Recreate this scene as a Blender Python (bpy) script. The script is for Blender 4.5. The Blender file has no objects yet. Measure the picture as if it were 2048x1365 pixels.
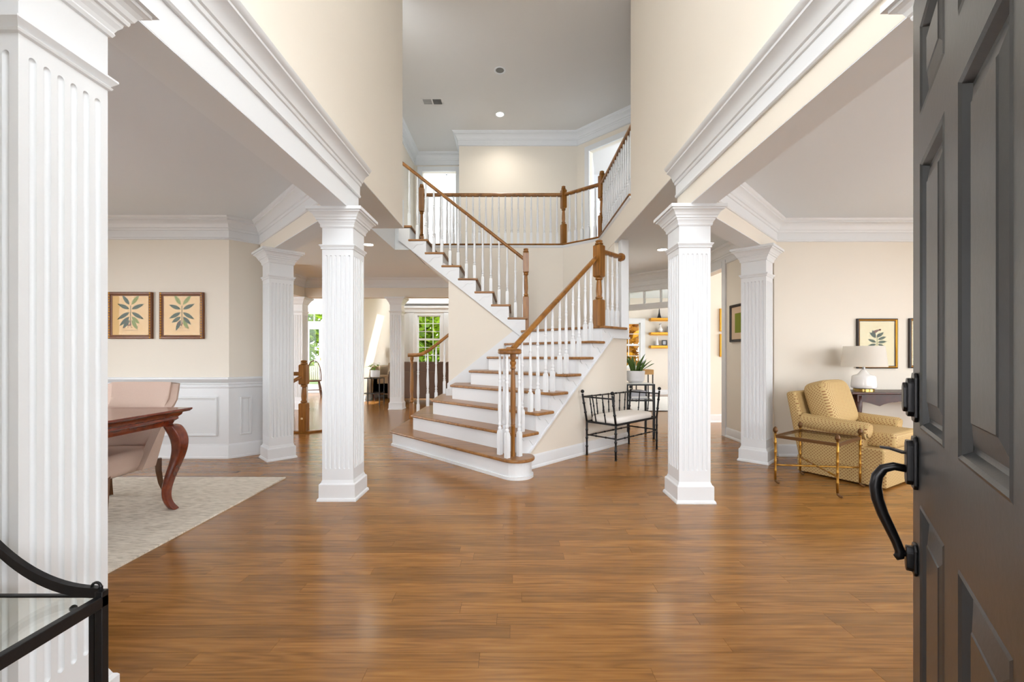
import bpy, bmesh, math, random
from mathutils import Vector, Matrix

# ------------------------------------------------------------------ camera, sky, sun, exposure
S = bpy.context.scene
C = S.collection
CAMH = 1.14
cam = bpy.data.cameras.new('camera'); camo = bpy.data.objects.new('camera', cam); C.objects.link(camo)
camo.location = (0, 0, CAMH); camo.rotation_euler = (math.radians(90), 0, 0)
cam.sensor_width = 36; cam.lens = 36 * 860 / 2048
cam.shift_x = -5 / 2048; cam.shift_y = 28.5 / 2048
cam.clip_start = 0.02; cam.clip_end = 200
S.camera = camo
S.view_settings.view_transform = 'Standard'; S.view_settings.look = 'None'
S.view_settings.gamma = 1; S.view_settings.use_curve_mapping = False
S.view_settings.exposure = 0.0
S.cycles.use_denoising = True; S.cycles.use_adaptive_sampling = True; S.cycles.adaptive_threshold = 0.12; S.cycles.adaptive_min_samples = 16
S.cycles.max_bounces = 7; S.cycles.diffuse_bounces = 5; S.cycles.glossy_bounces = 3; S.cycles.transparent_max_bounces = 16
S.cycles.sample_clamp_indirect = 4.0
S.cycles.caustics_reflective = False; S.cycles.caustics_refractive = False

W = bpy.data.worlds.new('World'); S.world = W; W.use_nodes = True
_bg = W.node_tree.nodes['Background']; _bg.inputs[0].default_value = (0.94, 0.968, 1.0, 1); _bg.inputs[1].default_value = 8.0
_s = bpy.data.lights.new('sun', 'SUN'); _s.energy = 9; _s.angle = 0.01; _s.color = (1, 0.95, 0.85)
suno = bpy.data.objects.new('sun', _s); C.objects.link(suno)
suno.rotation_euler = Vector((-0.35, -0.55, -0.76)).to_track_quat('-Z', 'Y').to_euler()

def portal(x, y, z, w, h, d):
    """daylight guide in a window opening; d = direction the light enters"""
    L = bpy.data.lights.new('daylight_portal', 'AREA'); L.shape = 'RECTANGLE'; L.size = w; L.size_y = h
    L.cycles.is_portal = True
    o = bpy.data.objects.new('daylight_portal', L); C.objects.link(o); o.location = (x, y, z)
    o.rotation_euler = Vector(d).to_track_quat('-Z', 'Z').to_euler()
    return o

R = random.Random(7)
ZC, Z2, ZU = 2.66, 2.99, 5.43      # lower ceiling, upper floor, upper ceiling
RI, RUN = 0.187, 0.2376            # stair riser and run

# ------------------------------------------------------------------ materials
M = {}
def lin(c):
    return tuple(((v / 255) / 12.92 if v / 255 <= 0.04045 else ((v / 255 + 0.055) / 1.055) ** 2.4) for v in c)
def mat(name, rgb, rough=0.5, metal=0.0, spec=0.5, noise=None, bump=None, coat=0.0):
    m = bpy.data.materials.new(name); m.use_nodes = True; nt = m.node_tree
    b = nt.nodes['Principled BSDF']; c = lin(rgb) + (1,)
    b.inputs['Base Color'].default_value = c; b.inputs['Roughness'].default_value = rough
    b.inputs['Metallic'].default_value = metal; b.inputs['Specular IOR Level'].default_value = spec
    b.inputs['Coat Weight'].default_value = coat
    if noise or bump:
        tc = nt.nodes.new('ShaderNodeTexCoord')
        nz = nt.nodes.new('ShaderNodeTexNoise'); nz.inputs['Scale'].default_value = (noise or bump)[0]; nz.inputs['Detail'].default_value = 4
        nt.links.new(tc.outputs['Object'], nz.inputs['Vector'])
        if noise:
            mx = nt.nodes.new('ShaderNodeMix'); mx.data_type = 'RGBA'
            d = noise[1]
            mx.inputs[6].default_value = tuple(v * (1 - d) for v in c[:3]) + (1,); mx.inputs[7].default_value = tuple(min(1, v * (1 + d)) for v in c[:3]) + (1,)
            nt.links.new(nz.outputs['Fac'], mx.inputs[0]); nt.links.new(mx.outputs[2], b.inputs['Base Color'])
        if bump:
            bp = nt.nodes.new('ShaderNodeBump'); bp.inputs['Strength'].default_value = bump[1]; bp.inputs['Distance'].default_value = 0.002
            nt.links.new(nz.outputs['Fac'], bp.inputs['Height']); nt.links.new(bp.outputs['Normal'], b.inputs['Normal'])
    M[name] = m; return m
mat('white', (223, 226, 229), 0.38)
mat('wall', (227, 220, 208), 0.6, spec=0.3, noise=(3, 0.012))
mat('ceil', (221, 219, 217), 0.8, spec=0.2, noise=(2, 0.01))
mat('soffit', (230, 236, 241), 0.7, spec=0.2)  # beam undersides, cool tint painted in to offset pinkish floor bounce
mat('ceil_low_cooled', (226, 232, 237), 0.8, spec=0.2, noise=(2, 0.01))  # cooler copy of the ceiling colour, counters warm light bounced off the floor
mat('door', (42, 43, 44), 0.32, noise=(60, 0.08), bump=(90, 0.12))
mat('iron', (34, 34, 36), 0.38, metal=0.55, bump=(60, 0.3))
mat('bronze', (44, 43, 44), 0.3, metal=0.85, bump=(40, 0.2))
mat('gold', (168, 124, 52), 0.3, metal=0.85, noise=(30, 0.25))
mat('goldleaf', (196, 140, 40), 0.35, metal=0.6, noise=(40, 0.15))
mat('brass', (206, 176, 104), 0.22, metal=0.9)
mat('darkgold', (96, 62, 24), 0.4, metal=0.4)
mat('darkframe', (40, 28, 22), 0.35)
mat('fruitwood', (112, 62, 18), 0.35, noise=(50, 0.35))
mat('paper', (228, 190, 128), 0.7)
mat('paper2', (214, 204, 164), 0.7)
mat('mount', (214, 188, 160), 0.7)
mat('leaf', (50, 66, 34), 0.9, spec=0.0, noise=(60, 0.4)); mat('leaf2', (130, 140, 56), 0.9, spec=0.0); mat('flower', (132, 62, 28), 0.9, spec=0.0); mat('birdbrown', (108, 66, 40), 0.9, spec=0.0)
mat('fabric_pink', (202, 178, 164), 0.75, spec=0.2, noise=(140, 0.05), bump=(300, 0.2))
mat('cushion', (226, 220, 213), 0.85, noise=(120, 0.04))
mat('sofa', (106, 84, 70), 0.9, noise=(90, 0.08)); mat('sofa2', (150, 128, 102), 0.9, noise=(90, 0.08)); mat('pillow', (226, 220, 208), 0.9)
mat('rugwhite', (228, 226, 222), 0.95, noise=(12, 0.06))
mat('potwhite', (222, 222, 224), 0.5)
mat('ceramic', (240, 240, 240), 0.12, coat=0.6)
mat('black', (22, 20, 20), 0.4)
mat('book', (178, 180, 186), 0.6); mat('paperwhite', (240, 238, 232), 0.6)
mat('steel', (150, 150, 152), 0.3, metal=0.8)
mat('grille_pale', (168, 166, 164), 0.6)
mat('grille', (104, 102, 100), 0.6)
mat('joint', (58, 34, 16), 0.95, spec=0.0)
mat('soil', (50, 38, 28), 0.9)
mat('canlens', (110, 110, 108), 0.3)
mat('lawn', (92, 112, 58), 0.95, noise=(2, 0.3)); mat('porch', (150, 146, 140), 0.8, noise=(6, 0.1))
mat('bark', (70, 52, 38), 0.9, noise=(8, 0.3))
mat('plate', (224, 206, 170), 0.4)
mat('tan', (176, 134, 78), 0.5, noise=(30, .15))

def emit(name, rgb, s):
    m = bpy.data.materials.new(name); m.use_nodes = True; b = m.node_tree.nodes['Principled BSDF']
    b.inputs['Emission Color'].default_value = lin(rgb) + (1,); b.inputs['Emission Strength'].default_value = s; M[name] = m
emit('lamp_on', (255, 244, 225), 14)

def lampshade():
    m = bpy.data.materials.new('shade'); m.use_nodes = True; nt = m.node_tree
    b = nt.nodes['Principled BSDF']; b.inputs['Base Color'].default_value = lin((246, 244, 240)) + (1,); b.inputs['Roughness'].default_value = 0.9
    t = nt.nodes.new('ShaderNodeBsdfTranslucent'); t.inputs[0].default_value = lin((246, 242, 234)) + (1,)
    mx = nt.nodes.new('ShaderNodeMixShader'); mx.inputs[0].default_value = 0.55
    nt.links.new(b.outputs[0], mx.inputs[1]); nt.links.new(t.outputs[0], mx.inputs[2])
    nt.links.new(mx.outputs[0], nt.nodes['Material Output'].inputs[0]); M['shade'] = m
lampshade()

def glass(name, tint=(1, 1, 1), refl=0.10, rough=0.02):
    m = bpy.data.materials.new(name); m.use_nodes = True; nt = m.node_tree
    for n in list(nt.nodes):
        if n.type != 'OUTPUT_MATERIAL': nt.nodes.remove(n)
    t = nt.nodes.new('ShaderNodeBsdfTransparent'); t.inputs[0].default_value = tint + (1,)
    g = nt.nodes.new('ShaderNodeBsdfGlossy'); g.inputs['Roughness'].default_value = rough
    lw = nt.nodes.new('ShaderNodeLayerWeight'); lw.inputs[0].default_value = 0.5
    pw = nt.nodes.new('ShaderNodeMath'); pw.operation = 'POWER'; pw.inputs[1].default_value = 5.0; nt.links.new(lw.outputs['Facing'], pw.inputs[0])
    mx = nt.nodes.new('ShaderNodeMixShader')
    ad = nt.nodes.new('ShaderNodeMath'); ad.operation = 'MULTIPLY_ADD'; ad.inputs[1].default_value = 0.5 * (1 - refl); ad.inputs[2].default_value = refl * 0.5; ad.use_clamp = True
    nt.links.new(pw.outputs[0], ad.inputs[0]); nt.links.new(ad.outputs[0], mx.inputs[0])
    nt.links.new(t.outputs[0], mx.inputs[1]); nt.links.new(g.outputs[0], mx.inputs[2])
    nt.links.new(mx.outputs[0], nt.nodes['Material Output'].inputs[0]); M[name] = m
glass('glass', (0.97, 0.98, 0.97), 0.04); glass('tableglass', (0.95, 0.96, 0.93), 0.12); glass('pictureglass', (1, 1, 1), 0.025)

def leafmat(name, c1, c2, tr=0.5):
    m = bpy.data.materials.new(name); m.use_nodes = True; nt = m.node_tree
    b = nt.nodes['Principled BSDF']; b.inputs['Roughness'].default_value = 0.6
    g = nt.nodes.new('ShaderNodeNewGeometry'); mx = nt.nodes.new('ShaderNodeMix'); mx.data_type = 'RGBA'
    mx.inputs[6].default_value = lin(c1) + (1,); mx.inputs[7].default_value = lin(c2) + (1,)
    nt.links.new(g.outputs['Random Per Island'], mx.inputs[0]); nt.links.new(mx.outputs[2], b.inputs['Base Color'])
    t = nt.nodes.new('ShaderNodeBsdfTranslucent'); nt.links.new(mx.outputs[2], t.inputs[0])
    ms = nt.nodes.new('ShaderNodeMixShader'); ms.inputs[0].default_value = tr
    nt.links.new(b.outputs[0], ms.inputs[1]); nt.links.new(t.outputs[0], ms.inputs[2])
    nt.links.new(ms.outputs[0], nt.nodes['Material Output'].inputs[0]); M[name] = m
leafmat('treeleaf', (64, 100, 14), (168, 196, 40), 0.6); leafmat('goldtree', (150, 96, 20), (214, 160, 40)); leafmat('snakeleaf', (30, 62, 22), (92, 120, 46), 0.15)
leafmat('houseleaf', (60, 110, 24), (130, 176, 50), 0.3)

def wood(name, dark, mid, light, rough, along='X', scale=1.0, var=0.35, ringscale=5.0, coat=0.0, amp=(0.55, 0.62)):
    """long-grained wood; every piece gets its own tone and its own part of the grain"""
    m = bpy.data.materials.new(name); m.use_nodes = True; nt = m.node_tree; N = nt.nodes.new; L = nt.links.new
    b = nt.nodes['Principled BSDF']; b.inputs['Roughness'].default_value = rough
    b.inputs['Coat Weight'].default_value = coat; b.inputs['Coat Roughness'].default_value = 0.12
    g = N('ShaderNodeNewGeometry'); oi = N('ShaderNodeObjectInfo')
    rnd = N('ShaderNodeMath'); rnd.operation = 'ADD'; L(g.outputs['Random Per Island'], rnd.inputs[0]); L(oi.outputs['Random'], rnd.inputs[1])
    fr = N('ShaderNodeMath'); fr.operation = 'FRACT'; L(rnd.outputs[0], fr.inputs[0])
    off = N('ShaderNodeMath'); off.operation = 'MULTIPLY'; off.inputs[1].default_value = 37.0; L(fr.outputs[0], off.inputs[0])
    cb = N('ShaderNodeCombineXYZ'); L(off.outputs[0], cb.inputs[0]); L(off.outputs[0], cb.inputs[1]); L(off.outputs[0], cb.inputs[2])
    pa = N('ShaderNodeVectorMath'); pa.operation = 'ADD'; L(g.outputs['Position'], pa.inputs[0]); L(cb.outputs[0], pa.inputs[1])
    sc = N('ShaderNodeVectorMath'); sc.operation = 'MULTIPLY'
    k = {'X': (0.85, 13, 13), 'Y': (14, 0.9, 14), 'Z': (14, 14, 0.9), 'N': (5, 5, 5)}[along]
    sc.inputs[1].default_value = tuple(v * scale for v in k); L(pa.outputs[0], sc.inputs[0])
    n1 = N('ShaderNodeTexNoise'); n1.inputs['Scale'].default_value = 0.6; n1.inputs['Detail'].default_value = 2; L(sc.outputs[0], n1.inputs['Vector'])
    rg = N('ShaderNodeMath'); rg.operation = 'MULTIPLY'; rg.inputs[1].default_value = ringscale; L(n1.outputs['Fac'], rg.inputs[0])
    sn = N('ShaderNodeMath'); sn.operation = 'PINGPONG'; sn.inputs[1].default_value = 0.5; L(rg.outputs[0], sn.inputs[0])
    n2 = N('ShaderNodeTexNoise'); n2.inputs['Scale'].default_value = 6; n2.inputs['Detail'].default_value = 2.5; n2.inputs['Roughness'].default_value = 0.5; L(sc.outputs[0], n2.inputs['Vector'])
    ad = N('ShaderNodeMath'); ad.operation = 'MULTIPLY_ADD'; ad.inputs[1].default_value = amp[0]; L(sn.outputs[0], ad.inputs[0])
    h2 = N('ShaderNodeMath'); h2.operation = 'MULTIPLY'; h2.inputs[1].default_value = amp[1]; L(n2.outputs['Fac'], h2.inputs[0]); L(h2.outputs[0], ad.inputs[2])
    cr = N('ShaderNodeValToRGB'); e = cr.color_ramp.elements
    e[0].position = 0.2; e[0].color = lin(dark) + (1,); e[1].position = 0.8; e[1].color = lin(light) + (1,)
    e2 = cr.color_ramp.elements.new(0.5); e2.color = lin(mid) + (1,)
    L(ad.outputs[0], cr.inputs[0])
    hs = N('ShaderNodeHueSaturation'); L(cr.outputs[0], hs.inputs['Color'])
    mr = N('ShaderNodeMapRange'); mr.inputs[3].default_value = 1 - var; mr.inputs[4].default_value = 1 + var * 0.8; L(fr.outputs[0], mr.inputs[0]); L(mr.outputs[0], hs.inputs['Value'])
    L(hs.outputs[0], b.inputs['Base Color'])
    M[name] = m
wood('floorwood', (124, 82, 39), (150, 103, 50), (168, 119, 62), 0.22, 'X', var=0.20, ringscale=14, amp=(0.46, 0.66))
wood('oak', (108, 68, 22), (144, 94, 36), (170, 118, 54), 0.32, 'N', var=0.10, ringscale=4)
wood('oak_z', (108, 68, 22), (144, 94, 36), (170, 118, 54), 0.32, 'Z', var=0.08)
wood('oak_x', (116, 76, 38), (152, 106, 58), (176, 130, 78), 0.30, 'X', var=0.08)
wood('mahogany', (76, 26, 12), (112, 44, 20), (140, 62, 30), 0.22, 'N', var=0.05, coat=0.4)
wood('darkwood', (44, 16, 10), (62, 24, 15), (82, 36, 20), 0.38, 'N', var=0.05)
wood('chairleg', (66, 38, 16), (92, 56, 26), (112, 70, 34), 0.35, 'Z', var=0.05)

def dotted(name, base, dot, k):
    m = bpy.data.materials.new(name); m.use_nodes = True; nt = m.node_tree; N = nt.nodes.new; L = nt.links.new
    b = nt.nodes['Principled BSDF']; b.inputs['Roughness'].default_value = 0.7; b.inputs['Specular IOR Level'].default_value = 0.3
    tc = N('ShaderNodeTexCoord'); sp = N('ShaderNodeSeparateXYZ'); L(tc.outputs['Object'], sp.inputs[0])
    def lattice(a, c2):
        # diagonal lattice of dots from two coordinates
        s1 = N('ShaderNodeMath'); s1.operation = 'SINE'; m1 = N('ShaderNodeMath'); m1.operation = 'MULTIPLY'; m1.inputs[1].default_value = k; L(a, m1.inputs[0]); L(m1.outputs[0], s1.inputs[0])
        s2 = N('ShaderNodeMath'); s2.operation = 'SINE'; m2 = N('ShaderNodeMath'); m2.operation = 'MULTIPLY'; m2.inputs[1].default_value = k; L(c2, m2.inputs[0]); L(m2.outputs[0], s2.inputs[0])
        p = N('ShaderNodeMath'); p.operation = 'MULTIPLY'; L(s1.outputs[0], p.inputs[0]); L(s2.outputs[0], p.inputs[1]); return p
    ax = N('ShaderNodeMath'); ax.operation = 'ADD'; L(sp.outputs[0], ax.inputs[0]); L(sp.outputs[1], ax.inputs[1])
    p = lattice(ax.outputs[0], sp.outputs[2])
    ay = N('ShaderNodeMath'); ay.operation = 'SUBTRACT'; L(sp.outputs[0], ay.inputs[0]); L(sp.outputs[1], ay.inputs[1])
    q = lattice(ax.outputs[0], ay.outputs[0])
    g = N('ShaderNodeNewGeometry'); gs = N('ShaderNodeSeparateXYZ'); L(g.outputs['Normal'], gs.inputs[0])
    ab = N('ShaderNodeMath'); ab.operation = 'ABSOLUTE'; L(gs.outputs[2], ab.inputs[0])
    gt = N('ShaderNodeMath'); gt.operation = 'GREATER_THAN'; gt.inputs[1].default_value = 0.7; L(ab.outputs[0], gt.inputs[0])
    mf = N('ShaderNodeMix'); L(gt.outputs[0], mf.inputs[0]); L(p.outputs[0], mf.inputs[2]); L(q.outputs[0], mf.inputs[3])
    th = N('ShaderNodeMapRange'); th.inputs[1].default_value = 0.42; th.inputs[2].default_value = 0.75; L(mf.outputs[0], th.inputs[0])
    mx = N('ShaderNodeMix'); mx.data_type = 'RGBA'; mx.inputs[6].default_value = lin(base) + (1,); mx.inputs[7].default_value = lin(dot) + (1,)
    L(th.outputs[0], mx.inputs[0]); L(mx.outputs[2], b.inputs['Base Color']); M[name] = m
dotted('goldfabric', (192, 165, 114), (132, 84, 50), 220)

def rugmat():
    m = bpy.data.materials.new('rug'); m.use_nodes = True; nt = m.node_tree; N = nt.nodes.new; L = nt.links.new
    b = nt.nodes['Principled BSDF']; b.inputs['Roughness'].default_value = 0.95; b.inputs['Specular IOR Level'].default_value = 0.1
    tc = N('ShaderNodeTexCoord'); mp = N('ShaderNodeMapping'); mp.inputs['Scale'].default_value = (6, 40, 6); L(tc.outputs['Object'], mp.inputs['Vector'])
    n = N('ShaderNodeTexNoise'); n.inputs['Scale'].default_value = 2.4; n.inputs['Detail'].default_value = 8; L(mp.outputs[0], n.inputs['Vector'])
    v = N('ShaderNodeTexVoronoi'); v.feature = 'DISTANCE_TO_EDGE'; v.inputs['Scale'].default_value = 0.9
    mp2 = N('ShaderNodeMapping'); mp2.inputs['Scale'].default_value = (5, 11, 5); L(tc.outputs['Object'], mp2.inputs['Vector'])
    n3 = N('ShaderNodeTexNoise'); n3.inputs['Scale'].default_value = 2; L(mp2.outputs[0], n3.inputs['Vector'])
    mv = N('ShaderNodeMix'); mv.data_type = 'VECTOR'; mv.inputs[0].default_value = 0.35; L(mp2.outputs[0], mv.inputs[4]); L(n3.outputs['Color'], mv.inputs[5])
    L(mv.outputs[1], v.inputs['Vector'])
    cr = N('ShaderNodeValToRGB'); e = cr.color_ramp.elements
    e[0].position = 0.32; e[0].color = lin((190, 181, 167)) + (1,); e[1].position = 0.62; e[1].color = lin((232, 224, 211)) + (1,)
    L(n.outputs['Fac'], cr.inputs[0])
    lt = N('ShaderNodeMath'); lt.operation = 'LESS_THAN'; lt.inputs[1].default_value = 0.05; L(v.outputs['Distance'], lt.inputs[0])
    k = N('ShaderNodeMath'); k.operation = 'MULTIPLY'; k.inputs[1].default_value = 0.3; L(lt.outputs[0], k.inputs[0])
    mx = N('ShaderNodeMix'); mx.data_type = 'RGBA'; mx.inputs[7].default_value = lin((240, 234, 222)) + (1,); L(cr.outputs[0], mx.inputs[6]); L(k.outputs[0], mx.inputs[0])
    L(mx.outputs[2], b.inputs['Base Color'])
    bp = N('ShaderNodeBump'); bp.inputs['Strength'].default_value = 0.5; bp.inputs['Distance'].default_value = 0.004; L(n.outputs['Fac'], bp.inputs['Height']); L(bp.outputs[0], b.inputs['Normal'])
    M['rug'] = m
rugmat()

# ------------------------------------------------------------------ geometry helpers
class MB:
    """collects shapes; build() links them as one mesh object"""
    def __init__(s): s.v = []; s.f = []; s.m = []; s.cur = 0
    def add(s, vs, fs):
        k = len(s.v); s.v += [tuple(p) for p in vs]; s.f += [tuple(i + k for i in f) for f in fs]; s.m += [s.cur] * len(fs); return s
    def box(s, x0, x1, y0, y1, z0, z1):
        return s.add([(x0, y0, z0), (x1, y0, z0), (x1, y1, z0), (x0, y1, z0), (x0, y0, z1), (x1, y0, z1), (x1, y1, z1), (x0, y1, z1)],
                     [(0, 3, 2, 1), (4, 5, 6, 7), (0, 1, 5, 4), (1, 2, 6, 5), (2, 3, 7, 6), (3, 0, 4, 7)])
    def prism(s, poly, z0, z1):
        n = len(poly)
        return s.add([(x, y, z0) for x, y in poly] + [(x, y, z1) for x, y in poly],
                     [tuple(range(n))[::-1], tuple(range(n, 2 * n))] + [(i, (i + 1) % n, n + (i + 1) % n, n + i) for i in range(n)])
    def extr(s, poly3, d):
        """polygon of 3-D points extruded by the vector d"""
        n = len(poly3); d = Vector(d); a = [Vector(p) for p in poly3]
        return s.add([tuple(p) for p in a] + [tuple(p + d) for p in a],
                     [tuple(range(n))[::-1], tuple(range(n, 2 * n))] + [(i, (i + 1) % n, n + (i + 1) % n, n + i) for i in range(n)])
    def bar(s, a, b, w, t=None, up=(0, 0, 1)):
        """rectangular bar from a to b, w wide and t high"""
        a, b = Vector(a), Vector(b); t = t or w; d = (b - a).normalized(); up = Vector(up)
        if abs(d.dot(up)) > 0.99: up = Vector((0, 1, 0))
        x = d.cross(up).normalized() * w / 2; y = x.cross(d).normalized() * t / 2
        v = [a - x - y, a + x - y, a + x + y, a - x + y, b - x - y, b + x - y, b + x + y, b - x + y]
        return s.add(v, [(3, 2, 1, 0), (4, 5, 6, 7), (0, 1, 5, 4), (1, 2, 6, 5), (2, 3, 7, 6), (3, 0, 4, 7)])
    def tube(s, pts, r, n=8, cap=True):
        P = [Vector(p) for p in pts]; rr = r if isinstance(r, (list, tuple)) else [r] * len(P)
        vs, fs = [], []; ref = None
        for i, p in enumerate(P):
            d = (P[min(i + 1, len(P) - 1)] - P[max(i - 1, 0)]).normalized()
            if ref is None:
                ref = d.cross(Vector((0, 0, 1)) if abs(d.z) < 0.9 else Vector((1, 0, 0))).normalized()
            ref = (ref - d * ref.dot(d)).normalized(); q = d.cross(ref)
            vs += [p + (ref * math.cos(2 * math.pi * j / n) + q * math.sin(2 * math.pi * j / n)) * rr[i] for j in range(n)]
        for i in range(len(P) - 1):
            for j in range(n): fs.append((i * n + j, i * n + (j + 1) % n, (i + 1) * n + (j + 1) % n, (i + 1) * n + j))
        if cap: fs += [tuple(range(n))[::-1], tuple(range((len(P) - 1) * n, len(P) * n))]
        return s.add(vs, fs)
    def lathe(s, prof, c=(0, 0, 0), n=16):
        vs, fs = [], []
        for r, z in prof:
            vs += [(c[0] + max(r, 1e-5) * math.cos(2 * math.pi * j / n), c[1] + max(r, 1e-5) * math.sin(2 * math.pi * j / n), c[2] + z) for j in range(n)]
        for i in range(len(prof) - 1):
            for j in range(n): fs.append((i * n + j, i * n + (j + 1) % n, (i + 1) * n + (j + 1) % n, (i + 1) * n + j))
        fs += [tuple(range(n))[::-1], tuple(range((len(prof) - 1) * n, len(prof) * n))]
        return s.add(vs, fs)
    def sqloft(s, prof, c=(0, 0, 0), cap=True):
        """square rings: (half width, z)"""
        vs, fs = [], []
        for h, z in prof: vs += [(c[0] + a * h, c[1] + b * h, c[2] + z) for a, b in ((-1, -1), (1, -1), (1, 1), (-1, 1))]
        for i in range(len(prof) - 1):
            for j in range(4): fs.append((i * 4 + j, i * 4 + (j + 1) % 4, i * 4 + 4 + (j + 1) % 4, i * 4 + 4 + j))
        if cap: fs += [(3, 2, 1, 0), tuple(range(len(prof) * 4 - 4, len(prof) * 4))]
        return s.add(vs, fs)
    def ball(s, c, r, n=10, sc=(1, 1, 1), e=1.0):
        """ellipsoid; e<1 squares it off like a cushion"""
        f = lambda t: math.copysign(abs(t) ** e, t)
        vs, fs = [], []; m = n // 2 + 2
        for i in range(m + 1):
            ph = -math.pi / 2 + math.pi * i / m
            for j in range(n):
                th = 2 * math.pi * j / n
                vs.append((c[0] + r * sc[0] * f(math.cos(ph)) * f(math.cos(th)), c[1] + r * sc[1] * f(math.cos(ph)) * f(math.sin(th)), c[2] + r * sc[2] * f(math.sin(ph))))
        for i in range(m):
            for j in range(n): fs.append((i * n + j, i * n + (j + 1) % n, (i + 1) * n + (j + 1) % n, (i + 1) * n + j))
        return s.add(vs, fs)
    def sweep(s, path, prof, closed=False):
        """moulding: path in plan [(x,y)], prof [(d,z)] with d to the right of travel; mitred"""
        P = [Vector((p[0], p[1])) for p in path]; n = len(P); vs, fs = [], []; k = len(prof)
        for i in range(n):
            ns = []
            for a, b in ((i - 1, i), (i, i + 1)):
                if closed or (a >= 0 and b < n):
                    d = (P[b % n] - P[a % n]).normalized(); ns.append(Vector((d.y, -d.x)))
            mt = ns[0] if len(ns) == 1 else (ns[0] + ns[1]) / (1 + ns[0].dot(ns[1]))
            vs += [(P[i].x + mt.x * d, P[i].y + mt.y * d, z) for d, z in prof]
        for i in range(n if closed else n - 1):
            a, b = i * k, ((i + 1) % n) * k
            for j in range(k): fs.append((a + j, a + (j + 1) % k, b + (j + 1) % k, b + j))
        if not closed: fs += [tuple(range(k))[::-1], tuple(range((n - 1) * k, n * k))]
        return s.add(vs, fs)
    def rail(s, path, prof):
        """handrail: vertical section prof [(side, up)] along a 3-D path, plumb joints"""
        P = [Vector(p) for p in path]; n = len(P); k = len(prof); vs, fs = [], []
        for i in range(n):
            ns = []
            for a, b in ((i - 1, i), (i, i + 1)):
                if a >= 0 and b < n:
                    d = (P[b] - P[a]); d.z = 0; d = d.normalized(); ns.append(Vector((d.y, -d.x)))
            mt = ns[0] if len(ns) == 1 else (ns[0] + ns[1]) / (1 + ns[0].dot(ns[1]))
            vs += [(P[i].x + mt.x * d, P[i].y + mt.y * d, P[i].z + u) for d, u in prof]
        for i in range(n - 1):
            for j in range(k): fs.append((i * k + j, i * k + (j + 1) % k, (i + 1) * k + (j + 1) % k, (i + 1) * k + j))
        fs += [tuple(range(k))[::-1], tuple(range((n - 1) * k, n * k))]
        return s.add(vs, fs)
    def mesh(s, name, mats):
        me = bpy.data.meshes.new(name); me.from_pydata(s.v, [], s.f); bm = bmesh.new(); bm.from_mesh(me)
        bmesh.ops.recalc_face_normals(bm, faces=bm.faces); bm.to_mesh(me); bm.free()
        for m in (mats if isinstance(mats, (list, tuple)) else [mats]): me.materials.append(M[m])
        if any(s.m): me.polygons.foreach_set('material_index', s.m)
        return me
    def build(s, name, mats, parent=None, smooth=False, world=False, bevel=0, seg=2):
        return link(name, s.mesh(name, mats), parent, smooth, world, bevel, seg)
def link(name, me, parent=None, smooth=False, world=False, bevel=0, seg=2):
    o = bpy.data.objects.new(name, me); C.objects.link(o)
    if parent:
        o.parent = parent
        if world: o.matrix_parent_inverse = Matrix.Translation(-Vector(parent.location))
    if smooth:
        me.shade_smooth()
        if smooth == 'auto':
            me.set_sharp_from_angle(angle=math.radians(38))
    if bevel:
        b = o.modifiers.new('bevel', 'BEVEL'); b.width = bevel; b.segments = seg; b.limit_method = 'ANGLE'; b.angle_limit = math.radians(40)
        if not smooth: me.shade_smooth()
        o.modifiers.new('wn', 'WEIGHTED_NORMAL').keep_sharp = True
    return o
def tag(o, label=None, cat=None, group=None, kind=None):
    if label: o['label'] = label
    if cat: o['category'] = cat
    if group: o['group'] = group
    if kind: o['kind'] = kind
    return o
def thing(name, label, cat, loc=(0, 0, 0), rz=0, group=None, kind=None):
    o = bpy.data.objects.new(name, None); C.objects.link(o); o.location = loc; o.rotation_euler = (0, 0, rz); o.empty_display_size = 0.1
    return tag(o, label, cat, group, kind)
def struct(mb, name, m, label, cat, parent=None, **k):
    o = mb.build(name, m, parent, **k)
    if not parent: tag(o, label, cat, None, 'structure')
    return o
def dup(root, loc, rz=0, label=None, group=None, parent=None):
    r = root.copy(); C.objects.link(r); r.location = loc; r.rotation_euler = (0, 0, rz); r.parent = parent
    if label: r['label'] = label
    if group: r['group'] = group
    for ch in list(root.children):
        c = ch.copy(); C.objects.link(c); c.parent = r; c.matrix_parent_inverse = ch.matrix_parent_inverse.copy()
        for gch in list(ch.children):
            d = gch.copy(); C.objects.link(d); d.parent = c; d.matrix_parent_inverse = gch.matrix_parent_inverse.copy()
    return r
def holes(mb, u0, u1, z0, z1, hs, put):
    """wall panel u0..u1 x z0..z1 with rectangular openings hs; put(ua,ub,za,zb) makes each solid piece"""
    us = sorted({u0, u1, *[h[0] for h in hs], *[h[1] for h in hs]})
    for a, b in zip(us, us[1:]):
        cut = sorted([(h[2], h[3]) for h in hs if h[0] <= a + 1e-6 and h[1] >= b - 1e-6]); z = z0
        for c0, c1 in cut:
            if c0 > z + 1e-6: put(a, b, z, c0)
            z = c1
        if z1 > z + 1e-6: put(a, b, z, z1)
def wally(mb, x, t, y0, y1, z0, z1, hs=()):
    holes(mb, y0, y1, z0, z1, hs, lambda a, b, c, d: mb.box(x, x + t, a, b, c, d)); return mb
def wallx(mb, y, t, x0, x1, z0, z1, hs=()):
    holes(mb, x0, x1, z0, z1, hs, lambda a, b, c, d: mb.box(a, b, y, y + t, c, d)); return mb
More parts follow.
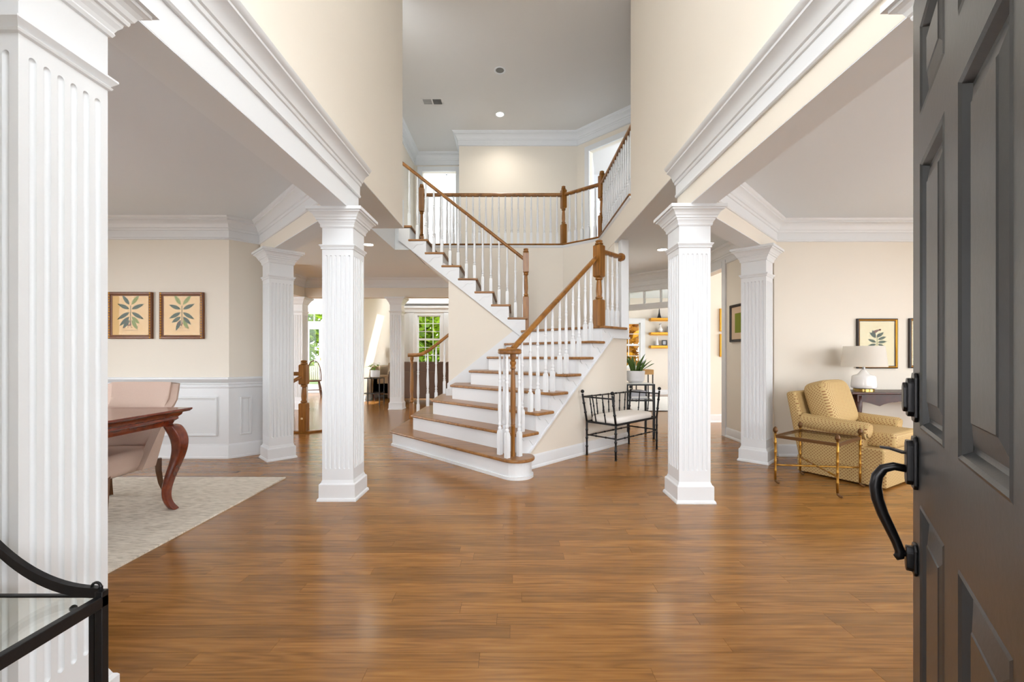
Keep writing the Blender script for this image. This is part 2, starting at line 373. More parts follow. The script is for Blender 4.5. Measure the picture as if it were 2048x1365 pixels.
def walld(mb, p, q, t, z0, z1, hs=()):
    """wall from p to q (plan), thickness t to the right of travel; openings along its length"""
    p, q = Vector(p), Vector(q); d = (q - p).normalized(); n = Vector((d.y, -d.x)) * t
    def put(a, b, c, e):
        A, B = p + d * a, p + d * b
        mb.prism([tuple(A), tuple(B), tuple(B + n), tuple(A + n)], c, e)
    holes(mb, 0, (q - p).length, z0, z1, hs, put); return mb
# ------------------------------------------------------------------ floor of separate boards
fl = MB().box(-7.6, 6.4, 0.33, 13.1, -0.12, -0.002)
floor = struct(fl, 'floor', 'joint', 'glossy brown hardwood floor running through hall and rooms', 'floor')
PW = 0.0833
unit_plank = MB().box(0, 1, 0, 1, -0.018, 0).mesh('plank', 'floorwood')
allp = []
for i in range(int((13.05 - 0.4) / PW)):
    y = 0.40 + i * PW; x = -7.5 - R.random() * 1.2
    while x < 6.3:
        ln = R.choice((0.55, 0.75, 0.95, 1.15, 1.3, 1.6, 1.9)) * R.uniform(0.9, 1.1)
        allp.append((x, y, ln)); x += ln
def inview(p):
    x, y, ln = p; yc = y + PW / 2
    return yc > 1.42 and x < 1.12 * yc and x + ln > -1.0 * yc
near = sorted([p for p in allp if inview(p)], key=lambda p: p[1])[:298]
nset = set(near)
for x, y, ln in near:
    o = bpy.data.objects.new('plank', unit_plank); C.objects.link(o); o.parent = floor
    o.location = (x, y, 0); g = 0.001 if y < 3 else 0.0003; o.scale = (ln - g, PW - g, 1)
far = MB()
for p in allp:
    if p not in nset:
        x, y, ln = p; far.box(x, x + ln - 0.0003, y, y + PW - 0.0002, -0.018, 0)
o = far.build('planking', 'floorwood', floor); o['kind'] = 'stuff'

# ------------------------------------------------------------------ walls and ceilings
fw = MB()
FH = [(-0.78, 0.62, 0, 2.15), (-1.25, 1.25, 2.75, 5.35), (-4.7, -3.0, 0.6, 2.2), (2.7, 4.9, 0.45, 2.3)]
wallx(fw, 0.33, 0.10, -5.6, 5.85, -0.1, ZU, FH)
struct(fw, 'wall_front', 'wall', 'cream front wall around the open entry door', 'wall')
portal(-0.08, 0.32, 1.08, 1.40, 2.1, (0, 1, 0)); portal(0, 0.32, 4.05, 2.5, 2.6, (0, 1, 0))
portal(-3.85, 0.32, 1.4, 1.7, 1.6, (0, 1, 0)); portal(3.8, 0.32, 1.37, 2.2, 1.85, (0, 1, 0))

struct(wally(MB(), -5.6, 0.1, 0.43, 4.9, 0, ZC, [(1.5, 3.5, 0.6, 2.2)]), 'wall_left', 'wall', 'cream outer wall of the dining room', 'wall')
portal(-5.62, 2.5, 1.4, 1.6, 2.0, (1, 0, 0))
struct(wallx(MB(), 4.76, 0.1, -5.6, -3.16, 0, ZC), 'wall_back', 'wall', 'cream dining room wall with white wainscot and two botanical prints', 'wall')
struct(walld(MB(), (-2.74, 5.18), (-3.16, 4.76), 0.1, 0, ZC), 'wall_angle', 'wall', 'narrow angled cream wall beside the rear fluted column of the dining room', 'wall')
struct(wally(MB(), 5.75, 0.1, 0.43, 4.95, 0, ZC, [(1.2, 3.6, 0.45, 2.3)]), 'wall_right', 'wall', 'cream outer wall of the sitting room', 'wall')
portal(5.87, 2.4, 1.37, 1.85, 2.4, (-1, 0, 0))
struct(wallx(MB(), 4.853, 0.1, 2.93, 5.85, 0, ZC), 'wall_sitting', 'wall', 'plain cream sitting room wall behind armchair and lamp', 'wall')
struct(wally(MB(), 2.97, 0.12, 4.953, 7.43, 0, ZC, [(6.12, 7.02, 0, 2.38)]), 'wall_hall', 'wall', 'cream hall wall with cased opening and dark framed picture', 'wall')
struct(wallx(MB(), 7.3, 0.1, 3.09, 5.0, 0, ZC), 'wall_corridor', 'wall', 'cream corridor wall with two gilt frames seen through the cased opening', 'wall')
# open archway with transom, on the diagonal
tw = MB(); walld(tw, (2.97, 7.43), (1.5, 8.9), 0.12, 0, ZC, [(0.16, 1.80, 0, 2.00), (0.16, 1.80, 2.10, 2.34)])
struct(tw, 'wall_transom', 'white', 'white diagonal wall with glazed transom over the wide opening', 'wall')
tr = thing('window_1', 'row of small transom panes over the white archway', 'window', (2.1, 8.3, 2.10), 0, None, 'structure')
d45 = Vector((-1, 1)).normalized(); n45 = Vector((d45.y, -d45.x))
def onT(a, t): p = Vector((2.97, 7.43)) + d45 * a + n45 * t; return (p.x, p.y)
for i in range(5):
    a = 0.16 + i * 1.64 / 5
    mb = MB(); mb.prism([onT(a + 0.01, 0.05), onT(a + 0.318, 0.05), onT(a + 0.318, 0.056), onT(a + 0.01, 0.056)], 2.10, 2.34); mb.build('pane', 'glass', tr, world=True)
    if i:
        mb = MB(); mb.prism([onT(a - 0.012, 0.03), onT(a + 0.012, 0.03), onT(a + 0.012, 0.08), onT(a - 0.012, 0.08)], 2.10, 2.34); mb.build('muntin', 'white', tr, world=True)

# upper foyer walls, upper hall walls
struct(MB().box(-1.44, -1.32, 0.43, 5.07, ZC, ZU), 'wall_foyer_left', 'wall', 'tall cream foyer wall above the left white entablature', 'wall')
struct(MB().box(1.34, 1.46, 0.43, 4.957, ZC, ZU), 'wall_foyer_right', 'wall', 'tall cream foyer wall above the right white entablature', 'wall')
struct(wallx(MB(), 8.3, 0.1, -1.07, 1.21, Z2, ZU), 'wall_upper_back', 'wall', 'cream upstairs wall behind the white balcony balusters', 'wall')
struct(wally(MB(), -1.07, 0.1, 8.4, 9.15, Z2, ZU), 'wall_upper_return', 'wall', 'short cream return wall beside the upstairs doorway', 'wall')
struct(wallx(MB(), 9.15, 0.1, -2.23, -0.97, Z2, ZU, [(-1.96, -1.24, Z2, 5.05)]), 'wall_upper_doorway', 'wall', 'cream wall around the white upstairs doorway', 'wall')
struct(wally(MB(), -2.23, 0.1, 5.0, 9.15, Z2, ZU), 'wall_upper_left', 'wall', 'cream upstairs wall left of the stair head', 'wall')
DD = (0.29, 1.15)
struct(walld(MB(), (3.3, 6.21), (1.21, 8.3), 0.1, Z2, ZU, [(2.956 - DD[1], 2.956 - DD[0], Z2, 4.98)]), 'wall_upper_angle', 'wall', 'angled cream upstairs wall with a white doorway', 'wall')
struct(wally(MB(), 3.3, 0.1, 0.43, 6.21, Z2, ZU), 'wall_upper_right', 'wall', 'cream upstairs wall beyond the right balcony', 'wall')
struct(MB().box(-3.6, 5.6, 0.33, 10.4, ZU, ZU + 0.15).box(-3.6, 0.6, 10.4, 12.2, ZU, ZU + .15), 'ceiling', 'ceil', 'grey two-storey foyer ceiling with recessed lights', 'ceiling')
# upstairs rooms seen through the doorways
ra = MB(); wallx(ra, 11.6, 0.1, -3.4, 0.4, Z2, ZU, [(-3.2, -2.3, Z2 + .5, ZU - .4)]); wally(ra, 0.4, 0.1, 8.4, 11.7, Z2, ZU, [(9.6, 11.2, Z2 + .5, ZU - .4)]); wally(ra, -3.4, 0.1, 9.2, 11.7, Z2, ZU, [(9.7, 11.3, Z2 + .4, ZU - .4)])
struct(ra, 'wall_bedroom', 'white', 'bright white bedroom walls beyond the upstairs doorway', 'wall')
portal(-3.42, 10.5, 4.15, 1.65, 1.6, (1, 0, 0)); portal(.52, 10.4, 4.15, 1.6, 1.6, (-1, 0, 0))
rb = MB(); wallx(rb, 10.2, 0.1, 0.6, 5.4, Z2, ZU); wally(rb, 5.4, 0.1, 5.0, 10.3, Z2, ZU, [(6.2, 9.6, Z2 + .5, ZU - .3)])
struct(rb, 'wall_bedroom_right', 'white', 'bright white room beyond the angled upstairs doorway', 'wall')
portal(5.52, 7.9, 4.3, 2.0, 3.4, (-1, 0, 0))
# lower ceiling = underside of the upper floor
cl = MB()
cl.box(-5.6, -1.44, 0.43, 5.07, ZC, Z2); cl.box(-5.6, -1.325, 5.07, 5.15, ZC, Z2); cl.box(-7.6, -1.72, 5.15, 7.2, ZC, Z2); cl.box(-1.72, -1.5, 6.19, 7.2, ZC, Z2)
cl.box(-1.445, -1.322, 3.53, 5.10, ZC - .004, ZC - .0005); cl.box(-7.6, 1.34, 7.22, 9.2, 2.76, Z2)
struct(cl, 'ceiling_low_left', 'ceil_low_cooled', 'grey ceiling over dining room and back hall', 'ceiling')
cr_ = MB(); cr_.box(1.342, 1.465, 3.50, 4.957, ZC - .004, ZC - .0005); cr_.box(1.342, 1.38, 4.957, 5.78, ZC - .004, ZC - .0005); cr_.box(1.46, 5.85, 0.43, 4.957, ZC, Z2); cr_.box(1.376, 5.85, 4.957, 6.75, ZC, Z2); cr_.prism([(1.376, 6.80), (0.87, 7.23), (1.376, 7.23)], ZC, Z2); cr_.box(1.376, 6.4, 6.75, 8.9, ZC, Z2)
cr_.box(-3.4, 1.0, 9.2, 12.1, 2.93, Z2); cr_.box(1.34, 2.4, 8.9, 9.3, 2.8, Z2); cr_.box(2.4, 6.4, 8.9, 13.1, 2.8, Z2)
struct(cr_, 'ceiling_low_right', 'ceil_low_cooled', 'grey ceiling over sitting room and right hall', 'ceiling')
struct(MB().box(1.34, 1.375, 4.957, 6.75, ZC, Z2), 'wall_balcony_edge', 'wall', 'cream edge band below the right balcony railing', 'wall')
# far rooms
fa = MB(); wallx(fa, 13.0, 0.1, -7.6, 1.0, 0, 3.3, [(-1.6, .7, .4, 2.8), (-2.93, -2.24, 0.9, 2.34), (-6.35, -5.25, 0.0, 2.06), (-6.35, -5.25, 2.14, 2.42)])
struct(fa, 'wall_family', 'white', 'white family room wall with tall garden window', 'wall')
portal(-.45, 13.12, 1.6, 2.3, 2.4, (0, -1, 0)); portal(-2.585, 13.12, 1.62, 0.69, 1.44, (0, -1, 0)); portal(-5.8, 13.12, 1.2, 1.1, 2.4, (0, -1, 0))  # first one: opening hidden behind the stairs, added to brighten the family room
struct(wally(MB(), -3.81, 0.1, 10.3, 13.0, 0, 3.3), 'wall_family_left', 'wall', 'sunlit pale wall behind the tan loveseat', 'wall')
struct(wally(MB(), 0.9, 0.1, 9.2, 13.0, 0, 3.3, [(9.5, 12.7, 0.2, 2.9)]), 'wall_family_right', 'wall', 'family room side wall with wide windows', 'wall')
portal(1.02, 11.1, 1.7, 2.6, 3.2, (-1, 0, 0))
struct(wally(MB(), -7.6, 0.1, 4.9, 13.0, 0, 3.3, [(9.6, 12.6, 0.3, 2.9), (5.6, 7.6, .5, 2.3)]), 'wall_kitchen', 'wall', 'outer wall of the breakfast room', 'wall')
portal(-7.62, 11.1, 1.6, 2.6, 3.0, (1, 0, 0)); portal(-7.62, 6.6, 1.4, 1.8, 2.0, (1, 0, 0))
struct(MB().box(-7.6, -3.4, 9.2, 13.1, 2.93, Z2), 'ceiling_family', 'ceil', 'pale ceiling of the family room', 'ceiling')
portal(-1.4, 12.55, 3.2, 4.6, .85, (0, 0, -1))  # unseen gap left in the roof, added to wash the back wall with daylight
hd = MB(); hd.box(-7.5, -0.9, 9.06, 9.26, 2.36, 2.99); hd.box(-4.62, -4.42, 6.3, 9.06, 2.36, 2.76)
struct(hd, 'wall_header', 'wall', 'cream header beam carried by two far fluted columns', 'wall')
# sunroom
sr = MB(); wallx(sr, 12.5, 0.1, 2.3, 6.4, 0, 2.8, [(2.66, 3.66, 0.8, 2.08)]); wally(sr, 6.3, 0.1, 7.4, 12.6, 0, 2.8, [(9.0, 11.4, 0.6, 2.3)])
struct(sr, 'wall_sunroom', 'wall', 'pale sunroom wall with gold floating shelves', 'wall')
portal(6.42, 10.2, 1.45, 1.7, 2.4, (-1, 0, 0)); portal(3.16, 12.62, 1.44, 1.0, 1.28, (0, -1, 0))
struct(MB().box(2.3, 2.4, 9.2, 12.5, 0, 2.8).box(1.0, 2.4, 9.2, 9.3, 0, Z2), 'wall_sunroom_left', 'wall', 'left wall of the sunroom', 'wall')
# stairwell walls
sw = MB(); sw.box(1.345, 1.47, 5.78, 7.4, 0, ZC); sw.box(1.345, 1.47, 5.64, 5.78, 0, 1.46)
struct(sw, 'wall_stairwell_right', 'wall', 'cream stairwell wall under the right balcony', 'wall')
sb = MB(); sb.prism([(1.345, 6.75), (1.345, 6.85), (0.83, 7.3), (-.95, 7.3), (-.95, 7.2), (0.81, 7.2)], 0, Z2); sb.extr([(-.95, 7.2, 2.22), (-.95, 7.2, Z2), (-1.66, 7.2, Z2), (-1.66, 7.2, 2.78)], (0, .1, 0))
struct(sb, 'wall_stairwell_back', 'wall', 'cream stairwell wall under the back balcony', 'wall')
su = MB(); su.extr([(-0.95, 6.19, 0), (0.2, 6.19, 0), (0.2, 6.19, 1.32), (-0.95, 6.19, 2.226)], (0, 1.005, 0))
struct(su, 'wall_understair', 'wall', 'cream triangular wall under the upper stair flight', 'wall')
struct(MB().box(1.395, 1.495, 5.62, 5.78, 1.46, ZC), 'trim_1', 'white', 'white square wall end where the landing rail stops', 'trim', bevel=0.006)

# ------------------------------------------------------------------ beams, crowns, skirtings
struct(MB().box(-1.475, -1.28, 0.43, 3.53, 2.285, ZC), 'trim_2', 'white', 'white beam between the left fluted columns', 'beam')
MB().box(-1.474, -1.281, .44, 3.529, 2.281, 2.285).build('soffit', 'soffit', bpy.data.objects['trim_2'])  # thin sheet added to carry the cool tint under the white beam
bm_ = MB().box(1.325, 1.515, 0.43, 3.50, 2.285, ZC)
struct(bm_, 'trim_3', 'wall', 'cream beam between the right fluted columns', 'beam')
MB().box(1.326, 1.514, .44, 3.499, 2.281, 2.285).build('soffit', 'soffit', bpy.data.objects['trim_3'])
def dbeam(a, b, w, name, label):
    a, b = Vector(a), Vector(b); d = (b - a).normalized(); n = Vector((d.y, -d.x)) * w / 2
    struct(MB().prism([tuple(a + n), tuple(b + n), tuple(b - n), tuple(a - n)], 2.285, ZC), name, 'wall', label, 'beam')
    MB().prism([tuple(a + n * .99), tuple(b + n * .99), tuple(b - n * .99), tuple(a - n * .99)], 2.281, 2.285).build('soffit', 'soffit', bpy.data.objects[name])
dbeam((-1.38, 3.49), (-2.86, 5.02), 0.19, 'trim_4', 'diagonal cream beam between the two left columns of the hall')
dbeam((1.42, 3.45), (2.90, 4.93), 0.19, 'trim_5', 'diagonal cream beam between the two right columns of the hall')
def crown(z, h=0.24, p=0.105):
    k = h / 0.24; q = p / 0.105
    return [(0, z - .24 * k), (.012 * q, z - .24 * k), (.019 * q, z - .232 * k), (.019 * q, z - .222 * k), (.012 * q, z - .214 * k), (.012 * q, z - .142 * k), (.02 * q, z - .138 * k), (.024 * q, z - .128 * k), (.024 * q, z - .118 * k),
            (.034 * q, z - .112 * k), (.042 * q, z - .086 * k), (.058 * q, z - .060 * k), (.078 * q, z - .045 * k), (.084 * q, z - .042 * k), (.084 * q, z - .028 * k), (.094 * q, z - .022 * k), (.102 * q, z - .008 * k), (.105 * q, z), (0, z)]
def ctrim(i, path, z, label, closed=False, **k):
    mb = MB().sweep(path, crown(z, **k), closed); struct(mb, 'trim_%d' % i, 'white', label, 'crown moulding', smooth='auto')
ctrim(6, [(-5.5, 4.76), (-3.16, 4.76), (-2.944, 4.976), (-1.475, 3.452), (-1.475, 0.43), (-5.5, 0.43)], ZC, 'white crown moulding around the dining room ceiling', True)
ctrim(7, [(2.953, 4.853), (5.75, 4.853), (5.75, 0.43), (1.515, 0.43), (1.515, 3.41)], ZC, 'white crown moulding around the sitting room ceiling', True)
ctrim(8, [(-1.28, 0.43), (-1.28, 3.53)], 2.655, 'deep white crown moulding along the left foyer beam', h=0.225, p=0.108)
ctrim(9, [(1.325, 3.50), (1.325, 0.43)], 2.655, 'deep white crown moulding along the right foyer beam', h=0.235, p=0.108)
ctrim(10, [(1.5, 8.9), (2.97, 7.43), (2.97, 4.953)], ZC, 'white crown moulding along the right hall wall')
ctrim(11, [(-4.42, 6.3), (-4.42, 9.06), (-0.95, 9.06)], 2.76, 'white crown moulding above the far cream header', h=0.2, p=0.1)
ctrim(12, [(-2.13, 5.0), (-2.13, 9.15), (-1.07, 9.15), (-1.07, 8.3), (1.21, 8.3), (3.3, 6.21)], ZU, 'white crown moulding around the upstairs hall', h=0.25, p=0.12)
BASE = [(0, 0), (.026, 0), (.026, .012), (.02, .024), (.014, .03), (.014, .115), (.009, .128), (.004, .135), (0, .135)]
def base(n, path, label): struct(MB().sweep(path, BASE), 'baseboard_' + n, 'white', label, 'baseboard', smooth='auto')
base('sitting', [(2.97, 4.853), (5.75, 4.853)], 'white baseboard behind the gold armchair')
base('hall', [(2.97, 6.02), (2.97, 4.953), (2.93, 4.87)], 'white baseboard under the dark framed picture')
base('corridor', [(3.09, 7.3), (5.0, 7.3)], 'white baseboard below the two gilt frames')
base('stair', [(0.10, 4.26), (1.47, 5.63), (1.47, 7.2)], 'white baseboard along the stair side wall behind the bench')
base('sunroom', [(2.4, 12.5), (6.3, 12.5)], 'white baseboard of the sunroom')
base('family', [(-3.71, 10.3), (-3.71, 13.0), (0.9, 13.0)], 'white baseboard of the family room')

# casings
def casing(n, pts, w, t, label):
    """flat casing boards (a, b, c, d) as prisms in plan with z range"""
    mb = MB()
    for poly, z0, z1 in pts: mb.prism(poly, z0, z1)
    struct(mb, 'trim_%d' % n, 'white', label, 'casing', bevel=0.004)
casing(13, [([(2.945, 6.02), (2.97, 6.02), (2.97, 6.12), (2.945, 6.12)], 0, 2.48), ([(2.945, 7.02), (2.97, 7.02), (2.97, 7.12), (2.945, 7.12)], 0, 2.48), ([(2.94, 6.12), (2.97, 6.12), (2.97, 7.02), (2.94, 7.02)], 2.38, 2.48),
            ([(2.97, 6.105), (3.1, 6.105), (3.1, 6.12), (2.97, 6.12)], 0, 2.38)], 0, 0, 'white door casing of the opening in the right hall wall')
casing(14, [([(-2.06, 9.12), (-1.96, 9.12), (-1.96, 9.15), (-2.06, 9.15)], Z2, 5.15), ([(-1.24, 9.12), (-1.14, 9.12), (-1.14, 9.15), (-1.24, 9.15)], Z2, 5.15), ([(-1.96, 9.12), (-1.24, 9.12), (-1.24, 9.15), (-1.96, 9.15)], 5.05, 5.15)], 0, 0, 'white casing of the upstairs doorway behind the stair')
dU = Vector((1, -1)).normalized(); nU = Vector((-1, -1)).normalized()
def onU(a, t): p = Vector((1.21, 8.3)) + dU * a + nU * t; return (p.x, p.y)
casing(15, [([onU(a, 0), onU(b, 0), onU(b, .028), onU(a, .028)], z0, z1) for a, b, z0, z1 in ((DD[0] - .1, DD[0], Z2, 5.08), (DD[1], DD[1] + .1, Z2, 5.08), (DD[0], DD[1], 4.98, 5.08))], 0, 0, 'white casing of the angled upstairs doorway')
# bedroom door standing open in the angled doorway: hinge and edge
ud = thing('door_2', 'white bedroom door open inside the angled upstairs doorway', 'door', (1.43, 8.13, Z2), 0, None, 'structure')
MB().extr([(1.44, 8.16, Z2 + .01), (1.44, 8.16, 4.97), (1.60, 8.85, 4.97), (1.60, 8.85, Z2 + .01)], (.035, 0, 0)).build('slab', 'white', ud, world=True)
for z in (3.2, 4.75): MB().lathe([(.012, 0), (.012, .1)], (1.435, 8.145, z), 8).build('hinge', 'brass', ud, world=True)
ld = thing('door_3', 'white door folded back inside the upstairs doorway behind the stair', 'door', (-1.23, 9.26, Z2), 0, None, 'structure')
MB().box(-1.265, -1.23, 9.27, 9.98, Z2 + .01, 5.04).build('slab', 'white', ld, world=True)
for z in (3.3, 4.0, 4.8): MB().box(-1.252, -1.236, 9.225, 9.275, z, z + .09).build('hinge', 'black', ld, world=True)

# ------------------------------------------------------------------ dining room wainscot
WP = [(-5.5, 4.76), (-3.16, 4.76), (-2.75, 5.17)]
ws = struct(MB().sweep(WP, [(0, 0), (.012, 0), (.012, .80), (0, .80)]), 'trim_16', 'white', 'white panelled wainscot of the dining room', 'wainscot')
MB().sweep(WP, [(.012, .775), (.022, .78), (.024, .79), (.016, .797), (.016, .812), (.028, .818), (.03, .83), (.024, .838), (.04, .85), (.046, .872), (.05, .876), (.05, .896), (0, .896), (0, .775)]).build('chair_rail', 'white', ws, 'auto')
MB().sweep(WP, [(.012, 0), (.034, 0), (.034, .014), (.028, .026), (.026, .03), (.026, .14), (.018, .155), (.012, .16)]).build('skirting', 'white', ws, 'auto')
def pframe(p, q, z0, z1):
    """raised panel moulding on the wainscot between plan points p and q"""
    p, q = Vector(p), Vector(q); d = (q - p).normalized(); n = Vector((d.y, -d.x)); L = (q - p).length; mb = MB()
    prof = [(0, 0), (0.006, 0.016), (0.014, 0.016), (0.022, 0.008), (0.028, 0.008), (0.034, 0)]
    rings = []
    for i, h in prof:
        rings.append([(p + d * i, z0 + i, h), (p + d * (L - i), z0 + i, h), (p + d * (L - i), z1 - i, h), (p + d * i, z1 - i, h)])
    vs = []
    for r in rings:
        for c, z, h in r: w = c + n * (.012 + h); vs.append((w.x, w.y, z))
    fs = []
    for i in range(len(prof) - 1):
        for j in range(4): fs.append((i * 4 + j, i * 4 + (j + 1) % 4, i * 4 + 4 + (j + 1) % 4, i * 4 + 4 + j))
    mb.add(vs, fs).build('panel_moulding', 'white', ws)
pframe((-4.22, 4.76), (-3.275, 4.76), .245, .68); pframe((-5.4, 4.76), (-4.35, 4.76), .245, .68); pframe((-3.09, 4.83), (-3.005, 4.915), .245, .68)

# ------------------------------------------------------------------ fluted columns
def shaft_mesh():
    h, nf, gw, gd = 0.1215, 6, 0.0095, 0.0085; sp = 0.0355
    z0, zb, zt, z1 = 0.12, 0.247, 1.925, 2.16
    K = 7
    def ring(z, f):
        out = []
        for s in range(4):
            pts = [(-h, -h)]
            for g in range(nf):
                c = (g - (nf - 1) / 2) * sp
                for k in range(K):
                    a = math.pi * k / (K - 1); pts.append((c - gw * math.cos(a) * (f if f > 0 else 0.02), -h + gd * math.sin(a) * f))
            for x, y in pts:
                for _ in range(s): x, y = -y, x
                out.append((x, y, z))
        return out
    lv = [(z0, 0), (zb, 0)] + [(zb + d, math.sqrt(max(0, 1 - (1 - d / .011) ** 2))) for d in (.0012, .004, .008, .011)] + [(zt - d, math.sqrt(max(0, 1 - (1 - d / .011) ** 2))) for d in (.011, .008, .004, .0012)] + [(zt, 0), (z1, 0)]
    vs, fs = [], []; n = 4 * (1 + nf * K)
    for z, f in lv: vs += ring(z, f)
    for i in range(len(lv) - 1):
        for j in range(n): fs.append((i * n + j, i * n + (j + 1) % n, (i + 1) * n + (j + 1) % n, (i + 1) * n + j))
    return MB().add(vs, fs).mesh('shaft', 'white')
col = thing('fluted_column', 'x', 'column', (0, 0, 0), 0, 'white fluted square columns', 'thing')
sh = link('shaft', shaft_mesh(), col); sh.data.shade_smooth(); sh.data.set_sharp_from_angle(angle=math.radians(50))
MB().sqloft([(.153, 0), (.153, .008), (.150, .018), (.145, .024), (.141, .026)]).build('shoe_moulding', 'white', col)
MB().sqloft([(.141, 0.001), (.141, .128), (.137, .134), (.130, .139), (.127, .147), (.123, .158), (.1215, .162)]).build('plinth', 'white', col)
MB().sqloft([(.1215, 1.968), (.128, 1.972), (.131, 1.978), (.126, 1.982), (.140, 2.0), (.140, 2.006), (.1215, 2.008)]).build('necking', 'white', col)
MB().sqloft([(.1215, 2.137), (.129, 2.140), (.134, 2.150), (.132, 2.156), (.137, 2.168), (.146, 2.182), (.148, 2.192), (.156, 2.194), (.159, 2.202), (.159, 2.208), (.166, 2.214), (.172, 2.228), (.182, 2.240), (.192, 2.246), (.197, 2.248), (.197, 2.259), (.211, 2.260), (.211, 2.284)]).build('capital', 'white', col)
col.location = (-1.395, 1.225, 0); col['label'] = 'nearest white fluted column, cut by the left picture edge, behind the iron console'
G = 'white fluted square columns'
dup(col, (1.41, 1.20, 0), 0, 'white fluted column mostly hidden behind the black entry door', G)
dup(col, (-1.386, 3.492, 0), 0, 'white fluted column standing left of the staircase, nearest the dining rug', G)
dup(col, (1.391, 3.438, 0), 0, 'white fluted column standing right of the staircase beside the metal bench', G)
dup(col, (-2.632, 4.788, 0), math.pi / 4, 'white fluted column turned diagonally at the end of the dining room wainscot', G)
dup(col, (2.627, 4.661, 0), math.pi / 4, 'white fluted column turned diagonally behind the gold glass side table', G)
for x, lb in ((-2.50, 'slim distant white column in front of the brown sofa'), (-4.58, 'slim distant white column behind the oak newel post')):
    c2 = dup(col, (x, 9.16, 0), 0, lb, 'far columns of the family room'); c2.scale = (1, 1, 1.034)
# ------------------------------------------------------------------ staircase
st = thing('staircase', 'turning staircase with oak treads, white risers and white balusters', 'staircase', (0, 4.06, 0))
def sP(s, c): return ((s - c) / 2, (s + c) / 2)      # s along the diagonal flight, c across it
s_ = lambda k: 4.18 + 0.336 * (k - 2)
XL = lambda k: -1.57 + 0.237 * (k - 1)
CR, CS, CW, CB = 4.055, 4.125, 4.16, 4.24             # tread ends, stringer face, wall face, baluster line
BC, BR = (0.02, 4.06), 0.172                          # bullnose of the first step
def arc(c, r, a0, a1, n): return [(c[0] + r * math.cos(math.radians(a0 + (a1 - a0) * i / n)), c[1] + r * math.sin(math.radians(a0 + (a1 - a0) * i / n))) for i in range(n + 1)]
for k in range(1, 8):
    z = k * RI; yb = 6.62 if k <= 3 else 6.185
    s0, s1 = s_(k), s_(k + 1) + 0.06; xl, x1 = XL(k), XL(k + 1) + 0.05
    if k == 1:
        rt = arc(BC, BR, -135, 45, 14) + [sP(s1, 4.13)]
    else:
        rt = [sP(s0, CR), sP(s_(k + 1) + 0.03, CR), sP(s1, CR + .03)]
    poly = [(xl, s0 - xl)] + rt + [(x1, s1 - x1), (x1, yb), (xl, yb)]
    MB().prism(poly, z - 0.03, z).build('tread', 'oak_x', st, world=True, bevel=0.011, seg=3)
    # riser: front board on the diagonal, side board along the left edge
    r0 = s0 + 0.042; xr = xl + 0.03; mb = MB(); zb = z - RI + (0.0 if k > 1 else 0)
    if k == 1:
        ri = arc(BC, BR - .028, -135, 45, 14); outer = [(xr, r0 - xr)] + ri + [sP(4.3, 4.15)]
        inner = [(xr + .02, r0 + .03 - xr)] + arc(BC, BR - .048, -135, 45, 14) + [sP(4.3, 4.18)]
        mb.prism(outer + inner[::-1], 0, z - .03)
        shoe = [(xr - .012, r0 - .017 - xr)] + arc(BC, BR - .013, -135, 45, 14)
        ms = MB().prism(shoe + outer[:len(shoe)][::-1], 0, .028); ms.box(xr - .012, xr, r0 - xr, yb - .02, 0, .028); ms.build('shoe_moulding', 'white', st, world=True)
    else:
        a, b = (xr, r0 - xr), sP(r0, CS + .052)
        mb.prism([a, b, sP(r0 + .03, CS + .052), (xr, r0 + .03 - xr)], zb, z - .03)
    mb.box(xr, xr + .02, r0 - xr, yb - .02 if k <= 3 else yb, zb, z - .03)
    mb.build('riser', 'white', st, world=True)
# landing
zl = 8 * RI
land = [(XL(8), s_(8) - XL(8)), sP(s_(8), CR), (1.45, 1.45 + CR), (1.45, 5.64), (1.343, 5.64), (1.343, 6.75), (0.81, 7.2), (0.10, 7.2), (XL(8), 6.6)]
MB().prism(land, zl - .03, zl).build('landing', 'oak_x', st, world=True, bevel=0.011, seg=3)
r8 = s_(8) + .042; xr = XL(8) + .03
MB().prism([(xr, r8 - xr), sP(r8, CS + .052), sP(r8 + .03, CS + .052), (xr, r8 + .03 - xr)], zl - RI, zl - .03).build('riser', 'white', st, world=True)
# stringer of the lower flight, with cream wall below it
zs = lambda s: 0.167 + 0.5565 * (s - 4.42)
saw = [(4.14, 0.01), (6.55, zs(6.55)), (7.10, zs(6.55)), (7.10, zl - .03), (s_(8) + .042, zl - .03)]
for k in range(7, 1, -1): saw += [(s_(k + 1) + .042, k * RI - .03), (s_(k) + .042, k * RI - .03)]
saw += [(s_(2) + .042, RI - .03), (4.14, RI - .03)]
P3 = lambda s, z, c: ((s - c) / 2, (s + c) / 2, z)
dc = lambda t: (-t / 2, t / 2, 0)
MB().extr([P3(s, z, CS) for s, z in saw], dc(.05)).build('stringer', 'white', st, world=True)
MB().extr([P3(s, z, CW) for s, z in ((4.12, 0), (7.10, 0), (7.10, zs(6.55)), (6.55, zs(6.55)), (4.12, 0.002))], dc(.1)).build('side_wall', 'wall', st, world=True)
mbm = MB(); mbm.extr([P3(s, z, CS - .022) for s, z in ((4.14, .012), (6.55, zs(6.55)), (6.55, zs(6.55) + .022), (4.10, .012))], dc(.03)); mbm.extr([P3(s, z, CS - .022) for s, z in ((6.55, zs(6.55)), (7.12, zs(6.55)), (7.12, zs(6.55) + .022), (6.55, zs(6.55) + .022))], dc(.03))
mbm.build('stringer_bead', 'white', st, world=True)
def wave(L, H):
    """outline of a scrolled step bracket, length L, height H (lower edge waves)"""
    pts = [(0, 0), (L, 0)]
    for i in range(15):
        t = i / 14; pts.append((L * (1 - t), -H * (0.12 + 0.88 * t) - 0.016 * math.sin(t * math.pi * 3.1)))
    return pts
